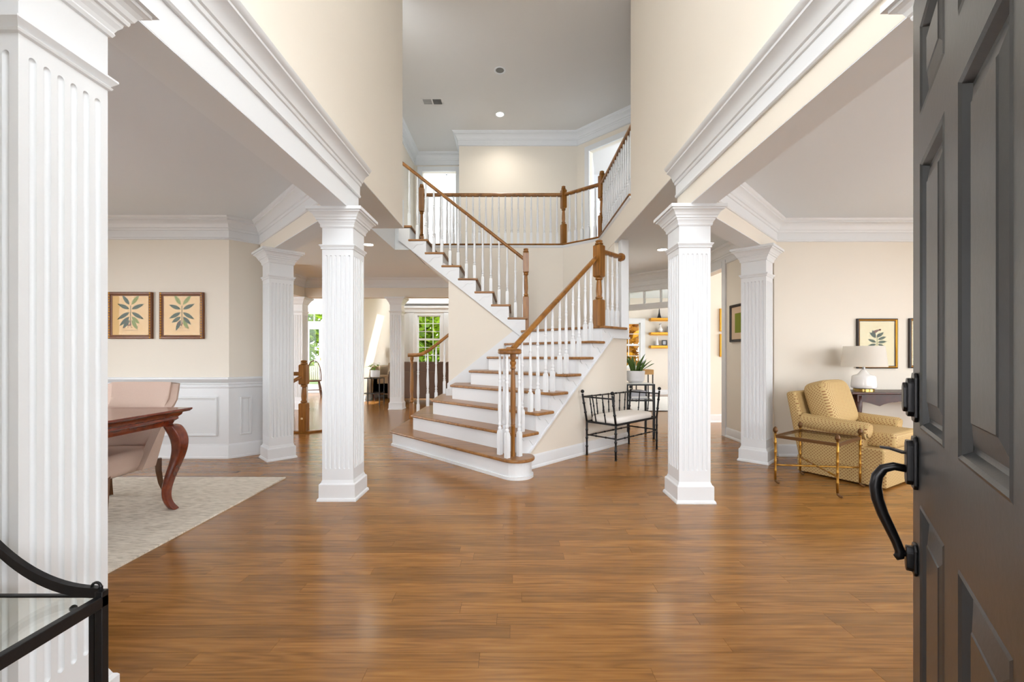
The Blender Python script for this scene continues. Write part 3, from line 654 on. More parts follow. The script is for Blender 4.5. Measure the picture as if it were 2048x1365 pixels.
for k in range(2, 8):
    MB().extr([P3(s_(k) + .05 + .336 - a * 1.414, k * RI - .032 + b, CS - .009) for a, b in wave(.215, .115)], dc(.012)).build('bracket', 'white', st, world=True)
MB().extr([P3(s_(8) + .05 + .336 - a * 1.414, zl - .032 + b, CS - .009) for a, b in wave(.215, .115)], dc(.012)).build('bracket', 'white', st, world=True)
# upper flight
XN = lambda j: 0.186 - 0.237 * (j - 1)
for j in range(1, 8):
    z = zl + RI * j
    MB().box(XN(j + 1) - .05, XN(j), 6.145, 7.195, z - .03, z).build('tread', 'oak_x', st, world=True, bevel=0.011, seg=3)
for j in range(1, 9):
    z = zl + RI * j
    MB().box(XN(j) - .05, XN(j) - .03, 6.19, 7.195, z - RI, z - .03).build('riser', 'white', st, world=True)
MB().box(-2.0, XN(8), 6.145, 7.195, Z2 - .02, Z2 + .012).build('tread', 'oak_x', st, world=True, bevel=0.011, seg=3)
zu = lambda x: 1.471 - 0.789 * (x - 0.007)
saw = [(0.156, zu(.156)), (0.156, zl + RI - .03)]
for j in range(1, 8): saw += [(XN(j + 1) - .03, zl + RI * j - .03), (XN(j + 1) - .03, zl + RI * (j + 1) - .03)]
saw += [(-1.66, Z2 - .03), (-1.66, zu(-1.66))]
MB().extr([(x, 6.16, z) for x, z in saw], (0, .03, 0)).build('stringer', 'white', st, world=True)
MB().extr([(.156, 6.148, zu(.156)), (-1.66, 6.148, zu(-1.66)), (-1.66, 6.148, zu(-1.66) + .028), (.156, 6.148, zu(.156) + .028)], (0, .02, 0)).build('stringer_bead', 'white', st, world=True)
MB().extr([(-.95, 6.192, 2.226), (-1.72, 6.192, zu(-1.72) + .02), (-1.72, 6.192, 2.95), (-.95, 6.192, 2.42)], (0, 1.0, 0)).build('soffit', 'ceil', st, world=True)
for j in range(1, 8):
    MB().extr([(XN(j + 1) - .03 + a, 6.1545, zl + RI * j - .032 + b) for a, b in wave(.215, .115)], (0, .0075, 0)).build('bracket', 'white', st, world=True)
# skirt against the wall on the left of the lower flight
zk = lambda x: RI * (1 + (x + 1.57) / .237)
MB().extr([(-.965, 6.168, .30), (-.965, 6.168, zk(-.95) + .06), (.10, 6.168, zk(.10) + .08), (.10, 6.168, 1.15)], (0, .02, 0)).build('wall_skirt', 'white', st, world=True)
MB().box(-.985, -.94, 6.165, 6.9, .35, .66).build('skirt_block', 'white', st, world=True, bevel=.004)

# balusters: square foot, turned shaft, thin pin top
bp = [(r_ * 1.16, z_) for r_, z_ in [(.0125, .245), (.016, .255), (.016, .270), (.0105, .282), (.0155, .298), (.0155, .312), (.010, .325), (.014, .345), (.0175, .41), (.0165, .50), (.0125, .64), (.0105, .705), (.0145, .718), (.0145, .732), (.0095, .742), (.0135, .755), (.0135, .768), (.0098, .782), (.0125, .82), (.0115, .90), (.009, 1.0)]]
bmB = MB(); bmB.sqloft([(.0205, 0), (.0205, .222), (.015, .245)]); bmB.lathe(bp, n=10)
bal_mesh = bmB.mesh('baluster', 'white'); bal_mesh.shade_smooth(); bal_mesh.set_sharp_from_angle(angle=math.radians(45))
def baluster(x, y, z, h, parent, rz=0):
    o = bpy.data.objects.new('baluster', bal_mesh); C.objects.link(o); o.parent = parent
    o.matrix_parent_inverse = Matrix.Translation(-Vector(parent.location)); o.location = (x, y, z); o.scale = (1, 1, h); o.rotation_euler = (0, 0, rz); return o
RP = [(-.017, 0), (.017, 0), (.026, .006), (.031, .018), (.031, .03), (.026, .044), (.014, .055), (-.014, .055), (-.026, .044), (-.031, .03), (-.031, .018), (-.026, .006)]
zn = lambda s: RI * (1 + (s - 3.844) / .336); RB = .79
for k in range(2, 8):
    for d in (.05, .21):
        if k == 2 and d < .1: continue
        s = s_(k) + d; p = sP(s, CB); baluster(p[0], p[1], k * RI, zn(s) + RB + .004 - k * RI, st, math.pi / 4)
def newel(x, y, z, H, w, parent, lo, hi, rz=0, name='newel_post'):
    """box newel: lower block, turned neck, upper block, round cap"""
    mb = MB(); h = w / 2
    mb.sqloft([(h, 0), (h, lo - .012), (h * .72, lo)]); mb.sqloft([(h * .72, hi), (h, hi + .012), (h, H - .075), (h * .72, H - .062)])
    t = hi - lo
    mb.lathe([(h * .62, lo), (h * .85, lo + .012), (h * .85, lo + .025), (h * .6, lo + .04), (h * .72, lo + t * .35), (h * .62, lo + t * .7), (h * .52, hi - .04), (h * .85, hi - .026), (h * .85, hi - .012), (h * .66, hi)], n=14)
    mb.lathe([(h * .72, H - .062), (h * .95, H - .055), (h * .95, H - .042), (h * .6, H - .034), (h * .8, H - .024), (h * .84, H - .014), (h * .6, H - .004), (0.001, H)], n=14)
    o = mb.build(name, 'oak_z', parent, 'auto'); o.matrix_parent_inverse = Matrix.Translation(-Vector(parent.location)); o.location = (x, y, z); o.rotation_euler = (0, 0, rz); return o
NW = (1.037, 5.277)
newel(NW[0], NW[1], zl, 1.06, .105, st, .33, .60, math.pi / 4)
newel(0.165, 6.245, zl, 1.20, .085, st, .50, .84)
# handrails
rail = lambda path, nm='handrail': MB().rail(path, RP).build(nm, 'oak', st, 'auto', world=True)
pts = [sP(s, CB) + (zn(s) + RB,) for s in (4.17, 6.22)]
p0 = sP(4.10, CB - .02) + (1.165,)
rail([p0] + pts)
lv = zl + .90
e = sP(7.03, CB); rail([(NW[0] + .03, NW[1] + .03, lv), (e[0], e[1], lv)])
MB().tube([(e[0] - .012, e[1] - .012, lv + .027), (e[0] + .012, e[1] + .012, lv + .027)], .055, 18).build('rosette', 'oak', st, world=True)
for i in range(4):
    q = (i + .75) / 4.6; baluster(NW[0] + (e[0] - NW[0]) * q, NW[1] + (e[1] - NW[1]) * q, zl, lv - zl + .004, st, math.pi / 4)
# volute and its cluster
vo = MB(); V0 = (-.045, 4.06)
prof = [(.085, 0), (.108, .006), (.113, .02), (.110, .032), (.113, .040), (.104, .052), (.05, .055), (.0, .056)]
vo.lathe(prof, (V0[0], V0[1], 1.148), 28); vo.build('volute', 'oak', st, 'auto', world=True)
nz = RI
tn = MB(); H0 = 1.150 - RI
tn.lathe([(.020, 0), (.020, .28), (.023, .285), (.019, .292), (.023, .300), (.020, .31), (.024, .42), (.026, .55), (.022, .74), (.019, .82), (.026, .828), (.026, .842), (.019, .85), (.030, .875), (.030, .89), (.020, .90), (.028, .925), (.028, H0)], (-.014, 4.057, RI), 14)
tn.build('newel_post', 'oak_z', st, 'auto', world=True)
for x, y in ((-.14, 4.13), (-.10, 4.20), (-.068, 3.99), (.045, 4.06)): baluster(x, y, RI, 1.152 - RI, st, math.pi / 4)
# upper handrail
zt_ = lambda x: zl + RI * (1 + (.186 - x) / .237)
rail([(.14, 6.245, zt_(.14) + RB), (-1.75, 6.245, zt_(-1.75) + RB)])
for j in range(1, 8):
    for d in (.055, .173):
        x = XN(j) - d; baluster(x, 6.245, zl + RI * j, zt_(x) + RB + .004 - zl - RI * j, st)
baluster(XN(8) - .055, 6.245, Z2 + .012, zt_(XN(8) - .055) + RB - Z2 - .01, st)
# low rail on the hall side of the first steps
hr = [(-1.60, 6.47, 1.095), (-1.47, 6.47, 1.095), (-1.40, 6.47, 1.108), (-1.32, 6.47, 1.148), (-1.24, 6.47, 1.20), (-.952, 6.47, 1.43)]
MB().rail([(p[0], p[1], p[2] + .02) for p in hr], RP).build('handrail', 'oak', st, 'auto', world=True)
MB().tube([(-.966, 6.47, 1.47), (-.951, 6.47, 1.47)], .055, 16).build('rosette', 'oak', st, world=True)
ln = MB(); ln.sqloft([(.03, 0), (.03, .225), (.024, .24)])
ln.lathe([(.022, .24), (.03, .25), (.03, .265), (.02, .28), (.027, .30), (.027, .315), (.021, .33), (.029, .42), (.028, .55), (.02, .80), (.02, .83), (.027, .838), (.027, .85), (.02, .86), (.03, .90), (.03, .93)], n=14)
o = ln.build('newel_post', 'oak_z', st, 'auto'); o.matrix_parent_inverse = Matrix.Translation(-Vector(st.location)); o.location = (-1.545, 6.47, RI)
for x, k in ((-1.45, 1), (-1.305, 2), (-1.18, 2), (-1.055, 3)):
    zr = 1.115 if x < -1.44 else (1.17 if x < -1.3 else (1.265 if x < -1.1 else 1.365)); baluster(x, 6.47, k * RI, zr - k * RI, st)

# ------------------------------------------------------------------ upstairs balcony railing
br = thing('balcony_railing', 'upstairs balcony railing of white balusters with oak handrail and newels', 'railing', (1.34, 5.0, Z2))
path = [(1.372, 4.957), (1.372, 6.765), (0.825, 7.225), (-1.62, 7.225)]
# travel goes +Y then turns left: the stairwell lies to the left, so offsets are negative
MB().sweep(path, [(.05, Z2 - .008), (-.055, Z2 - .008), (-.063, Z2 + .003), (-.055, Z2 + .014), (.05, Z2 + .014)]).build('shoe_rail', 'oak', br, world=True)
MB().sweep(path, [(-.03, Z2 - .05), (-.042, Z2 - .03), (-.048, Z2 - .012), (-.02, Z2 - .012), (-.02, Z2 - .05)]).build('cove_moulding', 'white', br, world=True)
zr = Z2 + .82
def seg(a, b, n0=.11, n1=.11, sp=.108):
    a, b = Vector(a), Vector(b); L = (b - a).length; n = max(1, round((L - n0 - n1) / sp)); rz = math.atan2(b.y - a.y, b.x - a.x)
    MB().rail([(a.x, a.y, zr), (b.x, b.y, zr)], RP).build('handrail', 'oak', br, 'auto', world=True)
    for i in range(n + 1):
        p = a + (b - a) * ((n0 + (L - n0 - n1) * i / n) / L); baluster(p.x, p.y, Z2 + .012, zr - Z2 - .008, br, rz)
A, B_, D_, E_ = (1.385, 4.96), (1.375, 6.765), (0.825, 7.235), (-1.56, 7.235)
seg(A, B_, .05, .12); seg(B_, D_, .12, .12); seg(D_, E_, .11, .10)
newel(B_[0], B_[1], Z2, 1.05, .088, br, .36, .62, math.radians(22)); newel(D_[0], D_[1], Z2, 1.0, .082, br, .36, .62, math.radians(20)); newel(E_[0], E_[1], Z2, 1.03, .082, br, .16, .56)

# basement stair newel in the back hall
bn = thing('basement_railing', 'oak newel post with sloping rail seen between the two left columns', 'railing', (-3.1, 6.33, 0))
newel(-3.1, 6.33, .028, 1.04, .108, bn, .41, .68)
MB().prism([(-3.7, 6.28), (-3.0, 6.28), (-2.86, 6.42), (-2.92, 6.48), (-3.06, 6.38), (-3.7, 6.38)], 0, .028).build('floor_plate', 'oak', bn, world=True, bevel=.006)
MB().rail([(-3.12, 6.33, .84), (-3.75, 6.33, .84)], RP).build('handrail', 'oak', bn, 'auto', world=True)
MB().rail([(-3.12, 6.30, .80), (-3.55, 5.95, .48)], RP).build('handrail', 'oak', bn, 'auto', world=True)
for i in range(4): baluster(-3.26 - i * .11, 6.33, .028, .814, bn)
MB().box(-3.118, -3.09, 6.27, 6.277, .20, .228).build('square_plate', 'plate', bn, world=True)
# ------------------------------------------------------------------ entry door
DWd, DH = 0.913, 2.08
dr = thing('door_1', 'tall charcoal six-panel entry door standing open, with dark bronze handle set', 'door', (0.546, 0.436, 0.012), math.radians(53.7), None, 'structure')
# local x from hinge to latch, outside face at y = 0
T = lambda t: DWd - t
cols = [(T(.398), T(.117)), (T(.796), T(.515))]
rows = [(.24, .752), (.943, 1.612), (1.725, 1.955)]
for a, b in ((0, T(.796)), (T(.515), T(.398)), (T(.117), DWd)): MB().box(a, b, -.044, 0, 0, DH).build('stile', 'door', dr)
for a, b in cols:
    for z0, z1 in ((0, .24), (.752, .943), (1.612, 1.725), (1.955, DH)): MB().box(a, b, -.044, 0, z0, z1).build('rail', 'door', dr)
    for z0, z1 in rows:
        prof = [(0, 0), (.006, .002), (.012, -.002), (.020, -.014), (.026, -.015), (.030, -.015), (.033, -.012), (.072, -.003), (.075, -.001)]
        vs = []
        for i, h in prof: vs += [(a + i, h, z0 + i), (b - i, h, z0 + i), (b - i, h, z1 - i), (a + i, h, z1 - i)]
        fs = [(len(prof) * 4 - 4, len(prof) * 4 - 3, len(prof) * 4 - 2, len(prof) * 4 - 1)]
        for i in range(len(prof) - 1):
            for j in range(4): fs.append((i * 4 + j, i * 4 + (j + 1) % 4, i * 4 + 4 + (j + 1) % 4, i * 4 + 4 + j))
        mb = MB().add(vs, fs); mb.box(a, b, -.044, -.03, z0, z1); mb.build('panel', 'door', dr)
hx = T(.060)
def plate(zc, h, w, steps, name, parent):
    mb = MB()
    for f, y0, y1 in steps:
        hh, ww = h * f / 2, w * f / 2; c = .012
        poly = [(hx - ww, zc - hh + c), (hx - ww + c, zc - hh), (hx + ww - c, zc - hh), (hx + ww, zc - hh + c), (hx + ww, zc + hh - c), (hx + ww - c, zc + hh), (hx - ww + c, zc + hh), (hx - ww, zc + hh - c)]
        mb.extr([(x, y0, z) for x, z in poly], (0, y1 - y0, 0))
    return mb.build(name, 'bronze', parent, bevel=.0025)
plate(1.018, .128, .064, ((1, 0, .008), (.78, .006, .020), (.60, .018, .028)), 'deadbolt', dr)
hs_ = plate(.847, .137, .058, ((1, 0, .009), (.84, .007, .022)), 'handle_set', dr)
plate(.594, .082, .050, ((1, 0, .008), (.78, .006, .022)), 'lower_mount', hs_)
gp = [(.018, .828), (.045, .831), (.066, .822), (.079, .800), (.083, .772), (.079, .738), (.068, .700), (.052, .660), (.040, .630), (.033, .608), (.034, .594), (.042, .588)]
MB().tube([(hx, y, z) for y, z in gp], [.010, .011, .0122, .013, .0138, .0138, .013, .012, .011, .011, .011, .008], 12).build('grip', 'bronze', hs_, True)
MB().tube([(hx, .02, .604), (hx, .036, .604)], .008, 10).build('grip_stem', 'bronze', hs_, True)
tl = MB(); tl.extr([(hx - .008, .020, .868), (hx - .010, .030, .868), (hx - .012, .055, .876), (hx - .006, .074, .877), (hx + .006, .074, .877), (hx + .012, .055, .876), (hx + .010, .030, .868), (hx + .008, .020, .868)], (0, 0, .005)); tl.build('thumb_latch', 'bronze', hs_)
for z in (.25, 1.05, 1.85): MB().lathe([(.007, 0), (.007, .1)], (-.006, -.048, z), 8).build('hinge', 'bronze', dr)
struct(MB().box(.565, .62, .30, .432, 0, 2.15), 'trim_17', 'white', 'white jamb on the hinge side of the entry door', 'jamb')

# ------------------------------------------------------------------ wrought iron console at the left edge
ic = thing('iron_console', 'black wrought iron console with glass top and arched back, bottom left corner', 'console table', (-1.0, 1.05, 0))
zt = .556; x0, x1, y0, y1 = -1.50, -.995, .50, 1.055
for x, y in ((x1, y1), (x1, y0), (x0, y0)): MB().box(x - .018, x, y - .018, y, 0, zt + .012).build('leg', 'iron', ic, world=True, bevel=.002)
MB().box(x1 - .036, x1 - .024, y1 - .014, y1, 0, zt - .02).build('inner_bar', 'iron', ic, world=True)
fr_ = MB(); fr_.box(x1 - .018, x1, y0, y1, zt - .028, zt); fr_.box(x0, x1, y1 - .012, y1, zt - .006, zt); fr_.box(x0, x1, y0, y0 + .018, zt - .022, zt)
fr_.build('top_frame', 'iron', ic, world=True, bevel=.002)
MB().box(x0 + .01, x1 - .018, y0 + .018, y1 - .018, zt - .006, zt - .001).build('glass_top', 'tableglass', ic, world=True)
ar = []
for i in range(19):
    t = i / 18; a = math.radians(t * 100); ar.append((x1 - .012 - .30 * t - .02 * math.sin(a), y1 - .009, zt + .008 + .19 * (t ** 2.1)))
MB().rail(ar, [(-.007, -.012), (.007, -.012), (.007, .012), (-.007, .012)]).build('arched_back', 'iron', ic, world=True)
rg = MB(); rc = Vector((x1 - .022, y1 - .009, zt + .020)); rg.tube([rc + Vector((math.cos(a) * .011, 0, math.sin(a) * .011)) for a in [2 * math.pi * i / 14 for i in range(15)]], .0032, 6, False); rg.build('ring_finial', 'iron', ic, True, world=True)
MB().ball((x1 - .075, y1 - .012, zt - .030), .008, 8).build('stud', 'iron', ic, True, world=True)

# ------------------------------------------------------------------ dining room
rug = MB().box(-5.1, -2.12, 1.2, 3.985, 0, .011).build('area_rug', 'rug'); tag(rug, 'pale grey-beige patterned rug under the dining table', 'rug')
fr = MB()
for i in range(260):
    x = -5.1 + i * 2.98 / 260; fr.bar((x, 3.985, .004), (x + R.uniform(-.006, .006), 3.985 + R.uniform(.008, .02), .003), .004)
o = fr.build('fringe', 'rug', rug); o['kind'] = 'stuff'
tb = thing('dining_table', 'polished mahogany dining table with curved cabriole legs and moulded edge', 'table', (-3.0, 2.4, .011))
tx0, tx1, ty0, ty1 = -4.9, -2.415, 1.55, 3.225
lp = [(tx0, ty0), (tx1, ty0), (tx1, ty1), (tx0, ty1)]
MB().sweep(lp, [(-.06, .750), (0, .750), (.0, .738), (-.012, .726), (-.03, .722), (-.06, .722)], True).build('edge', 'mahogany', tb, 'auto', world=True)
MB().box(tx0 + .05, tx1 - .05, ty0 + .05, ty1 - .05, .718, .7495).build('table_top', 'mahogany', tb, world=True)
MB().sweep(lp, [(-.04, .722), (-.045, .705), (-.06, .69), (-.058, .675), (-.075, .66), (-.082, .64), (-.082, .632), (-.10, .632), (-.10, .722)], True).build('apron', 'mahogany', tb, 'auto', world=True)
def cab_leg(cx, cy, sx, sy):
    mb = MB(); prof = [(.632, .0, .042), (.60, .018, .046), (.55, .040, .046), (.50, .052, .043), (.43, .052, .038), (.35, .034, .033), (.27, .008, .029), (.19, -.014, .026), (.12, -.022, .023), (.06, -.010, .022), (.02, .014, .024), (.0, .030, .024)]
    vs, fs = [], []
    for z, o_, h in prof:
        ox, oy = cx + sx * o_ * .75, cy + sy * o_ * .75
        h *= 1.1; c = h * .93
        vs += [(ox - h, oy - h, z), (ox + c, oy - h, z), (ox + h, oy - c, z), (ox + h, oy + c, z), (ox + c, oy + h, z), (ox - c, oy + h, z), (ox - h, oy + c, z)]
    n = 7
    for i in range(len(prof) - 1):
        for j in range(n): fs.append((i * n + j, i * n + (j + 1) % n, (i + 1) * n + (j + 1) % n, (i + 1) * n + j))
    fs += [tuple(range(n)), tuple(range((len(prof) - 1) * n, len(prof) * n))]
    mb.add(vs, fs); o = mb.build('leg', 'mahogany', tb, world=True); sb_ = o.modifiers.new('s', 'SUBSURF'); sb_.levels = sb_.render_levels = 2; o.data.shade_smooth(); o.location.z = .011
for cx, cy, sx, sy in ((tx1 - .095, ty1 - .10, 1, 1), (tx1 - .095, ty0 + .13, 1, -1), (tx0 + .14, ty1 - .13, -1, 1), (tx0 + .14, ty0 + .13, -1, -1)): cab_leg(cx, cy, sx, sy)

dc_ = thing('dining_chair', 'pink-beige upholstered dining chair with curved back tucked under the table', 'chair', (-3.03, 3.22, .02))
# seat (local coordinates, front towards -y)
def soft(name, m, parent, x0, x1, y0, y1, z0, z1, bev, seg=4, loc=None):
    o = MB().box(x0, x1, y0, y1, z0, z1).build(name, m, parent, bevel=bev, seg=seg); return o
soft('seat', 'fabric_pink', dc_, -.235, .235, -.29, .17, .25, .415, .05)
vs, fs = [], []; NU, NV = 16, 10
for i in range(NU + 1):
    u = -1 + 2 * i / NU; w = abs(u) ** 2.6
    for j in range(NV + 1):
        v = j / NV; top = .90 - .015 * abs(u) ** 6; lo = .27
        wrap = w * .22 * max(0.0, 1 - v * 1.25) ** .8
        z = lo + (top - lo) * v
        vs.append((.262 * math.copysign(min(1, abs(u) * 1.22) ** .9, u) * (.93 + .07 * v), .215 + .10 * v - wrap - .03 * w, z))
for i in range(NU):
    for j in range(NV): a = i * (NV + 1) + j; fs.append((a, a + NV + 1, a + NV + 2, a + 1))
o = MB().add(vs, fs).build('backrest', 'fabric_pink', dc_, True)
md = o.modifiers.new('t', 'SOLIDIFY'); md.thickness = .06; md.offset = 0
b_ = o.modifiers.new('b', 'BEVEL'); b_.width = .018; b_.segments = 3; b_.limit_method = 'ANGLE'; b_.angle_limit = math.radians(50)
for sx in (-1, 1):
    MB().tube([(sx * .195, .20, .30), (sx * .198, .20, .2), (sx * .205, .215, .1), (sx * .222, .245, 0)], [.030, .027, .023, .019], 4).build('leg', 'chairleg', dc_)
    MB().tube([(sx * .20, -.24, .29), (sx * .20, -.245, .15), (sx * .20, -.25, 0)], [.032, .026, .020], 4).build('leg', 'chairleg', dc_)

# ------------------------------------------------------------------ pictures
def leafpts(cx, cz, L, w, ang, n=6):
    p = []
    for i in range(n + 1):
        t = i / n; p.append((t * L, w * math.sin(math.pi * t ** .85)))
    for i in range(n - 1, 0, -1):
        t = i / n; p.append((t * L, -w * math.sin(math.pi * t ** .85)))
    c, s = math.cos(ang), math.sin(ang); return [(cx + x * c - y * s, cz + x * s + y * c) for x, y in p]
def picture(name, label, w, h, fw, fm, pm, loc, rz, group, art=None, depth=.03, mount=None, inner=None, beads=False, fm2=None):
    """hangs on a wall; local x along the wall, y out of the wall towards the room is negative"""
    t = thing(name, label, 'picture', loc, rz, group)
    prof = [(0, 0), (0, -depth * .8), (fw * (.38 if fm2 else .15), -depth), (fw * .6, -depth * .9), (fw * .8, -depth * .6), (fw, -depth * .55), (fw, 0)]
    vs, fs = [], []
    for i, d in prof: vs += [(-w / 2 + i, d, i), (w / 2 - i, d, i), (w / 2 - i, d, h - i), (-w / 2 + i, d, h - i)]
    k = len(prof)
    for i in range(k):
        for j in range(4): a, b = i * 4, ((i + 1) % k) * 4; fs.append((a + j, a + (j + 1) % 4, b + (j + 1) % 4, b + j))
    mb = MB().add(vs, fs)
    if fm2: mb.m = [1 if f // 4 in (2, 3) else 0 for f in range(len(fs))]; mb.build('frame', [fm, fm2], t)
    else: mb.build('frame', fm, t)
    if beads:
        bd = MB()
        for sx in (-1, 1):
            n = int(h / .028)
            for i in range(n): bd.ball((sx * (w / 2 - fw * .45), -depth * .92, .028 * (i + .5) * h / (n * .028)), .5, 6, (fw * .45, .012, .022))
        bd.build('beading', 'goldleaf', t, True)
    ps_ = MB().box(-w / 2 + fw, w / 2 - fw, -.012, -.008, fw, h - fw).build('print_sheet', pm, t)
    if mount: MB().box(-w / 2 + mount, w / 2 - mount, -.0125, -.012, mount, h - mount).build('mount_window', inner, ps_)
    if art: art(ps_, w, h)
    MB().box(-w / 2 + fw, w / 2 - fw, -.0165, -.0155, fw, h - fw).build('glazing', 'pictureglass', t)
    return t
def botanical(seed):
    def f(t, w, h):
        rr = random.Random(seed); mb = MB(); y = -.0135; cx, cz = 0.0, h * .50; K = 1.25
        def leaf(p, m): mb.cur = m; n = len(p); mb.add([(x, y, z) for x, z in p], [tuple(range(n))])
        for sx in (-1, 1):
            for i, (dz, a, L) in enumerate(((.17, 58, .11), (.10, 22, .115), (.05, -22, .12), (-.02, -38, .11), (-.07, -58, .10))):
                an = math.radians(a + rr.uniform(-9, 9)); an = an if sx > 0 else math.pi - an
                leaf(leafpts(cx + sx * .012, cz + dz * .7, L * K * rr.uniform(.85, 1.1), .021, an), 0 if rr.random() < .75 else 1)
        leaf([(cx - .003, cz - .12), (cx + .003, cz - .12), (cx + .004, cz + .11), (cx - .002, cz + .11)], 0)
        for i in range(9): a = rr.uniform(0, 6.28); leaf(leafpts(cx - .02 + .014 * math.cos(a), cz - .085 + .014 * math.sin(a), .02, .008, a), 2)
        for i in range(5): leaf(leafpts(cx - .06 + i * .035, cz - .135 + rr.uniform(-.008, .008), .016, .006, rr.uniform(0, 3)), 2)
        for i in range(14): leaf([(cx - .09 + i * .013, cz - .168), (cx - .084 + i * .013, cz - .168), (cx - .084 + i * .013, cz - .163 + rr.uniform(0, .006)), (cx - .09 + i * .013, cz - .163)], 2)
        mb.cur = 0; mb.build('botanical_print', ['leaf', 'leaf2', 'flower'], t)
    return f
def birdart(t, w, h):
    mb = MB(); y = -.0135; cx, cz = .0, h * .56
    def leaf(p, m): mb.cur = m; mb.add([(x, y, z) for x, z in p], [tuple(range(len(p)))])
    for a, L, dz, dx in ((20, .10, .03, .01), (40, .085, .06, .01), (5, .10, 0, .01), (-25, .09, -.02, .01), (160, .10, .0, -.01), (140, .10, .05, -.01), (195, .11, -.02, -.01), (118, .09, .06, -.015), (62, .06, .05, 0)):
        leaf(leafpts(cx + dx, cz + dz - .02, L, .016, math.radians(a)), 0)
    leaf([(cx - .003, cz - .20), (cx + .003, cz - .20), (cx + .004, cz + .06), (cx - .003, cz + .06)], 1)
    leaf(leafpts(cx - .055, cz + .085, .095, .015, math.radians(24)), 2); leaf(leafpts(cx + .02, cz + .115, .03, .013, math.radians(25)), 2)
    for a in (-150, -130, -30, -60): leaf(leafpts(cx, cz - .10, .09, .008, math.radians(a)), 0)
    mb.cur = 0; mb.build('bird_print', ['leaf', 'leaf2', 'birdbrown'], t)
GD = 'botanical prints on the dining room wall'
picture('framed_botanical', 'left-hand botanical print in a gilt-beaded brown frame, half behind the near column', .485, .515, .042, 'fruitwood', 'paper', (-4.236, 4.757, 1.322), 0, GD, botanical(3), beads=True)
picture('framed_botanical', 'right-hand botanical print in a gilt-beaded brown frame, nearer the rear column', .485, .515, .042, 'fruitwood', 'paper', (-3.67, 4.757, 1.320), 0, GD, botanical(11), beads=True)
GB = 'bird prints in the sitting room'
picture('framed_bird_print', 'bird and laurel print in a gilt and black frame above the table lamp', .452, .560, .030, 'darkframe', 'paper2', (4.078, 4.850, .992), 0, GB, birdart, fm2='goldleaf')
picture('framed_bird_print', 'gilt and black framed print cut off by the black entry door', .452, .560, .030, 'darkframe', 'paper2', (4.664, 4.850, .996), 0, GB, birdart, fm2='goldleaf')
picture('framed_picture', 'dark wood framed picture with pink mount beside the diagonal right column', .46, .50, .035, 'darkframe', 'mount', (2.967, 5.655, 1.318), -math.pi / 2, None, None, mount=.12, inner='leaf2')
GG = 'small gilt frames in the corridor'
for z, lb in ((1.545, 'upper of two small gilt frames seen through the hall opening'), (1.115, 'lower of two small gilt frames seen through the hall opening')):
    picture('gilt_frame', lb, .36, .385, .05, 'goldleaf', 'mount', (3.655, 7.297, z), 0, GG)

# ------------------------------------------------------------------ bamboo-style metal bench
FLb, FRb, BRb, BLb = Vector((.816, 4.944)), Vector((1.066, 4.653)), Vector((1.706, 5.257)), Vector((1.457, 5.56))
ax = (BRb - FRb).normalized(); ay = Vector((-ax.y, ax.x)); Lb, Db = .88, .385
bo = FRb + ax * Lb / 2 + ay * (Db / 2 - .035)
bn_ = thing('metal_bench', 'black bamboo-style metal bench with pale cushion against the stair wall', 'bench', (bo.x, bo.y, 0), math.atan2(ax.y, ax.x))
def bamboo(a, b, r, name, parent, m='iron', n=4, knot=1.45):
    a, b = Vector(a), Vector(b); mb = MB(); P, rr = [], []
    for i in range(n + 1):
        t = i / n
        if 0 < i < n:
            for d, k in ((-.012, 1), (-.004, knot), (.004, knot), (.012, 1)): P.append(a.lerp(b, t) + (b - a).normalized() * d); rr.append(r * k)
        else: P.append(a.lerp(b, t)); rr.append(r)
    return mb.tube(P, rr, 8).build(name, m, parent, True)
hw, hd_ = Lb / 2, Db / 2; zs_, zt2 = .385, .705
cor = [(-hw, -hd_), (hw, -hd_), (hw, hd_), (-hw, hd_)]
tops = []
for sx, sy in ((-1, -1), (1, -1), (1, 1), (-1, 1)):
    lg_ = bamboo((sx * hw, sy * hd_, 0.01), (sx * hw, sy * hd_, zs_), .0115, 'leg', bn_)
    tp = (sx * (hw + .065), sy * hd_ + (.012 if sy > 0 else 0), zt2); tops.append(tp)
    ap_ = bamboo((sx * hw, sy * hd_, zs_), tp, .0115, 'arm_post', bn_, n=3)
    MB().ball((tp[0], tp[1], tp[2] + .026), .021, 12).build('ball_finial', 'iron', ap_, True)
    MB().lathe([(.014, 0), (.014, .006), (.009, .012)], (sx * hw, sy * hd_, 0), 10).build('foot_pad', 'iron', lg_)
sf = MB()
for i in range(4): a, b = cor[i], cor[(i + 1) % 4]; sf.bar((a[0], a[1], zs_), (b[0], b[1], zs_), .014, .022)
sf.build('seat_frame', 'iron', bn_)
for i in range(4):
    a, b = cor[i], cor[(i + 1) % 4]; z = .225 if i % 2 == 0 else .235
    bamboo((a[0], a[1], z), (b[0], b[1], z), .008, 'stretcher', bn_, n=5 if i % 2 == 0 else 3)
zr_ = zt2 - .035
def tp_(i): t = Vector(tops[i]); return t + (Vector((cor[i][0], cor[i][1], zs_)) - t) * (.035 / (zt2 - zs_))
bamboo(tp_(3), tp_(2), .0085, 'top_rail', bn_, n=6); bamboo(tp_(0), tp_(3), .0085, 'top_rail', bn_, n=3); bamboo(tp_(1), tp_(2), .0085, 'top_rail', bn_, n=3)
for i in range(1, 8): t = i / 8; bamboo(Vector((-hw, hd_, zs_)).lerp(Vector((hw, hd_, zs_)), t), tp_(3).lerp(tp_(2), t), .0068, 'spindle', bn_, n=3)
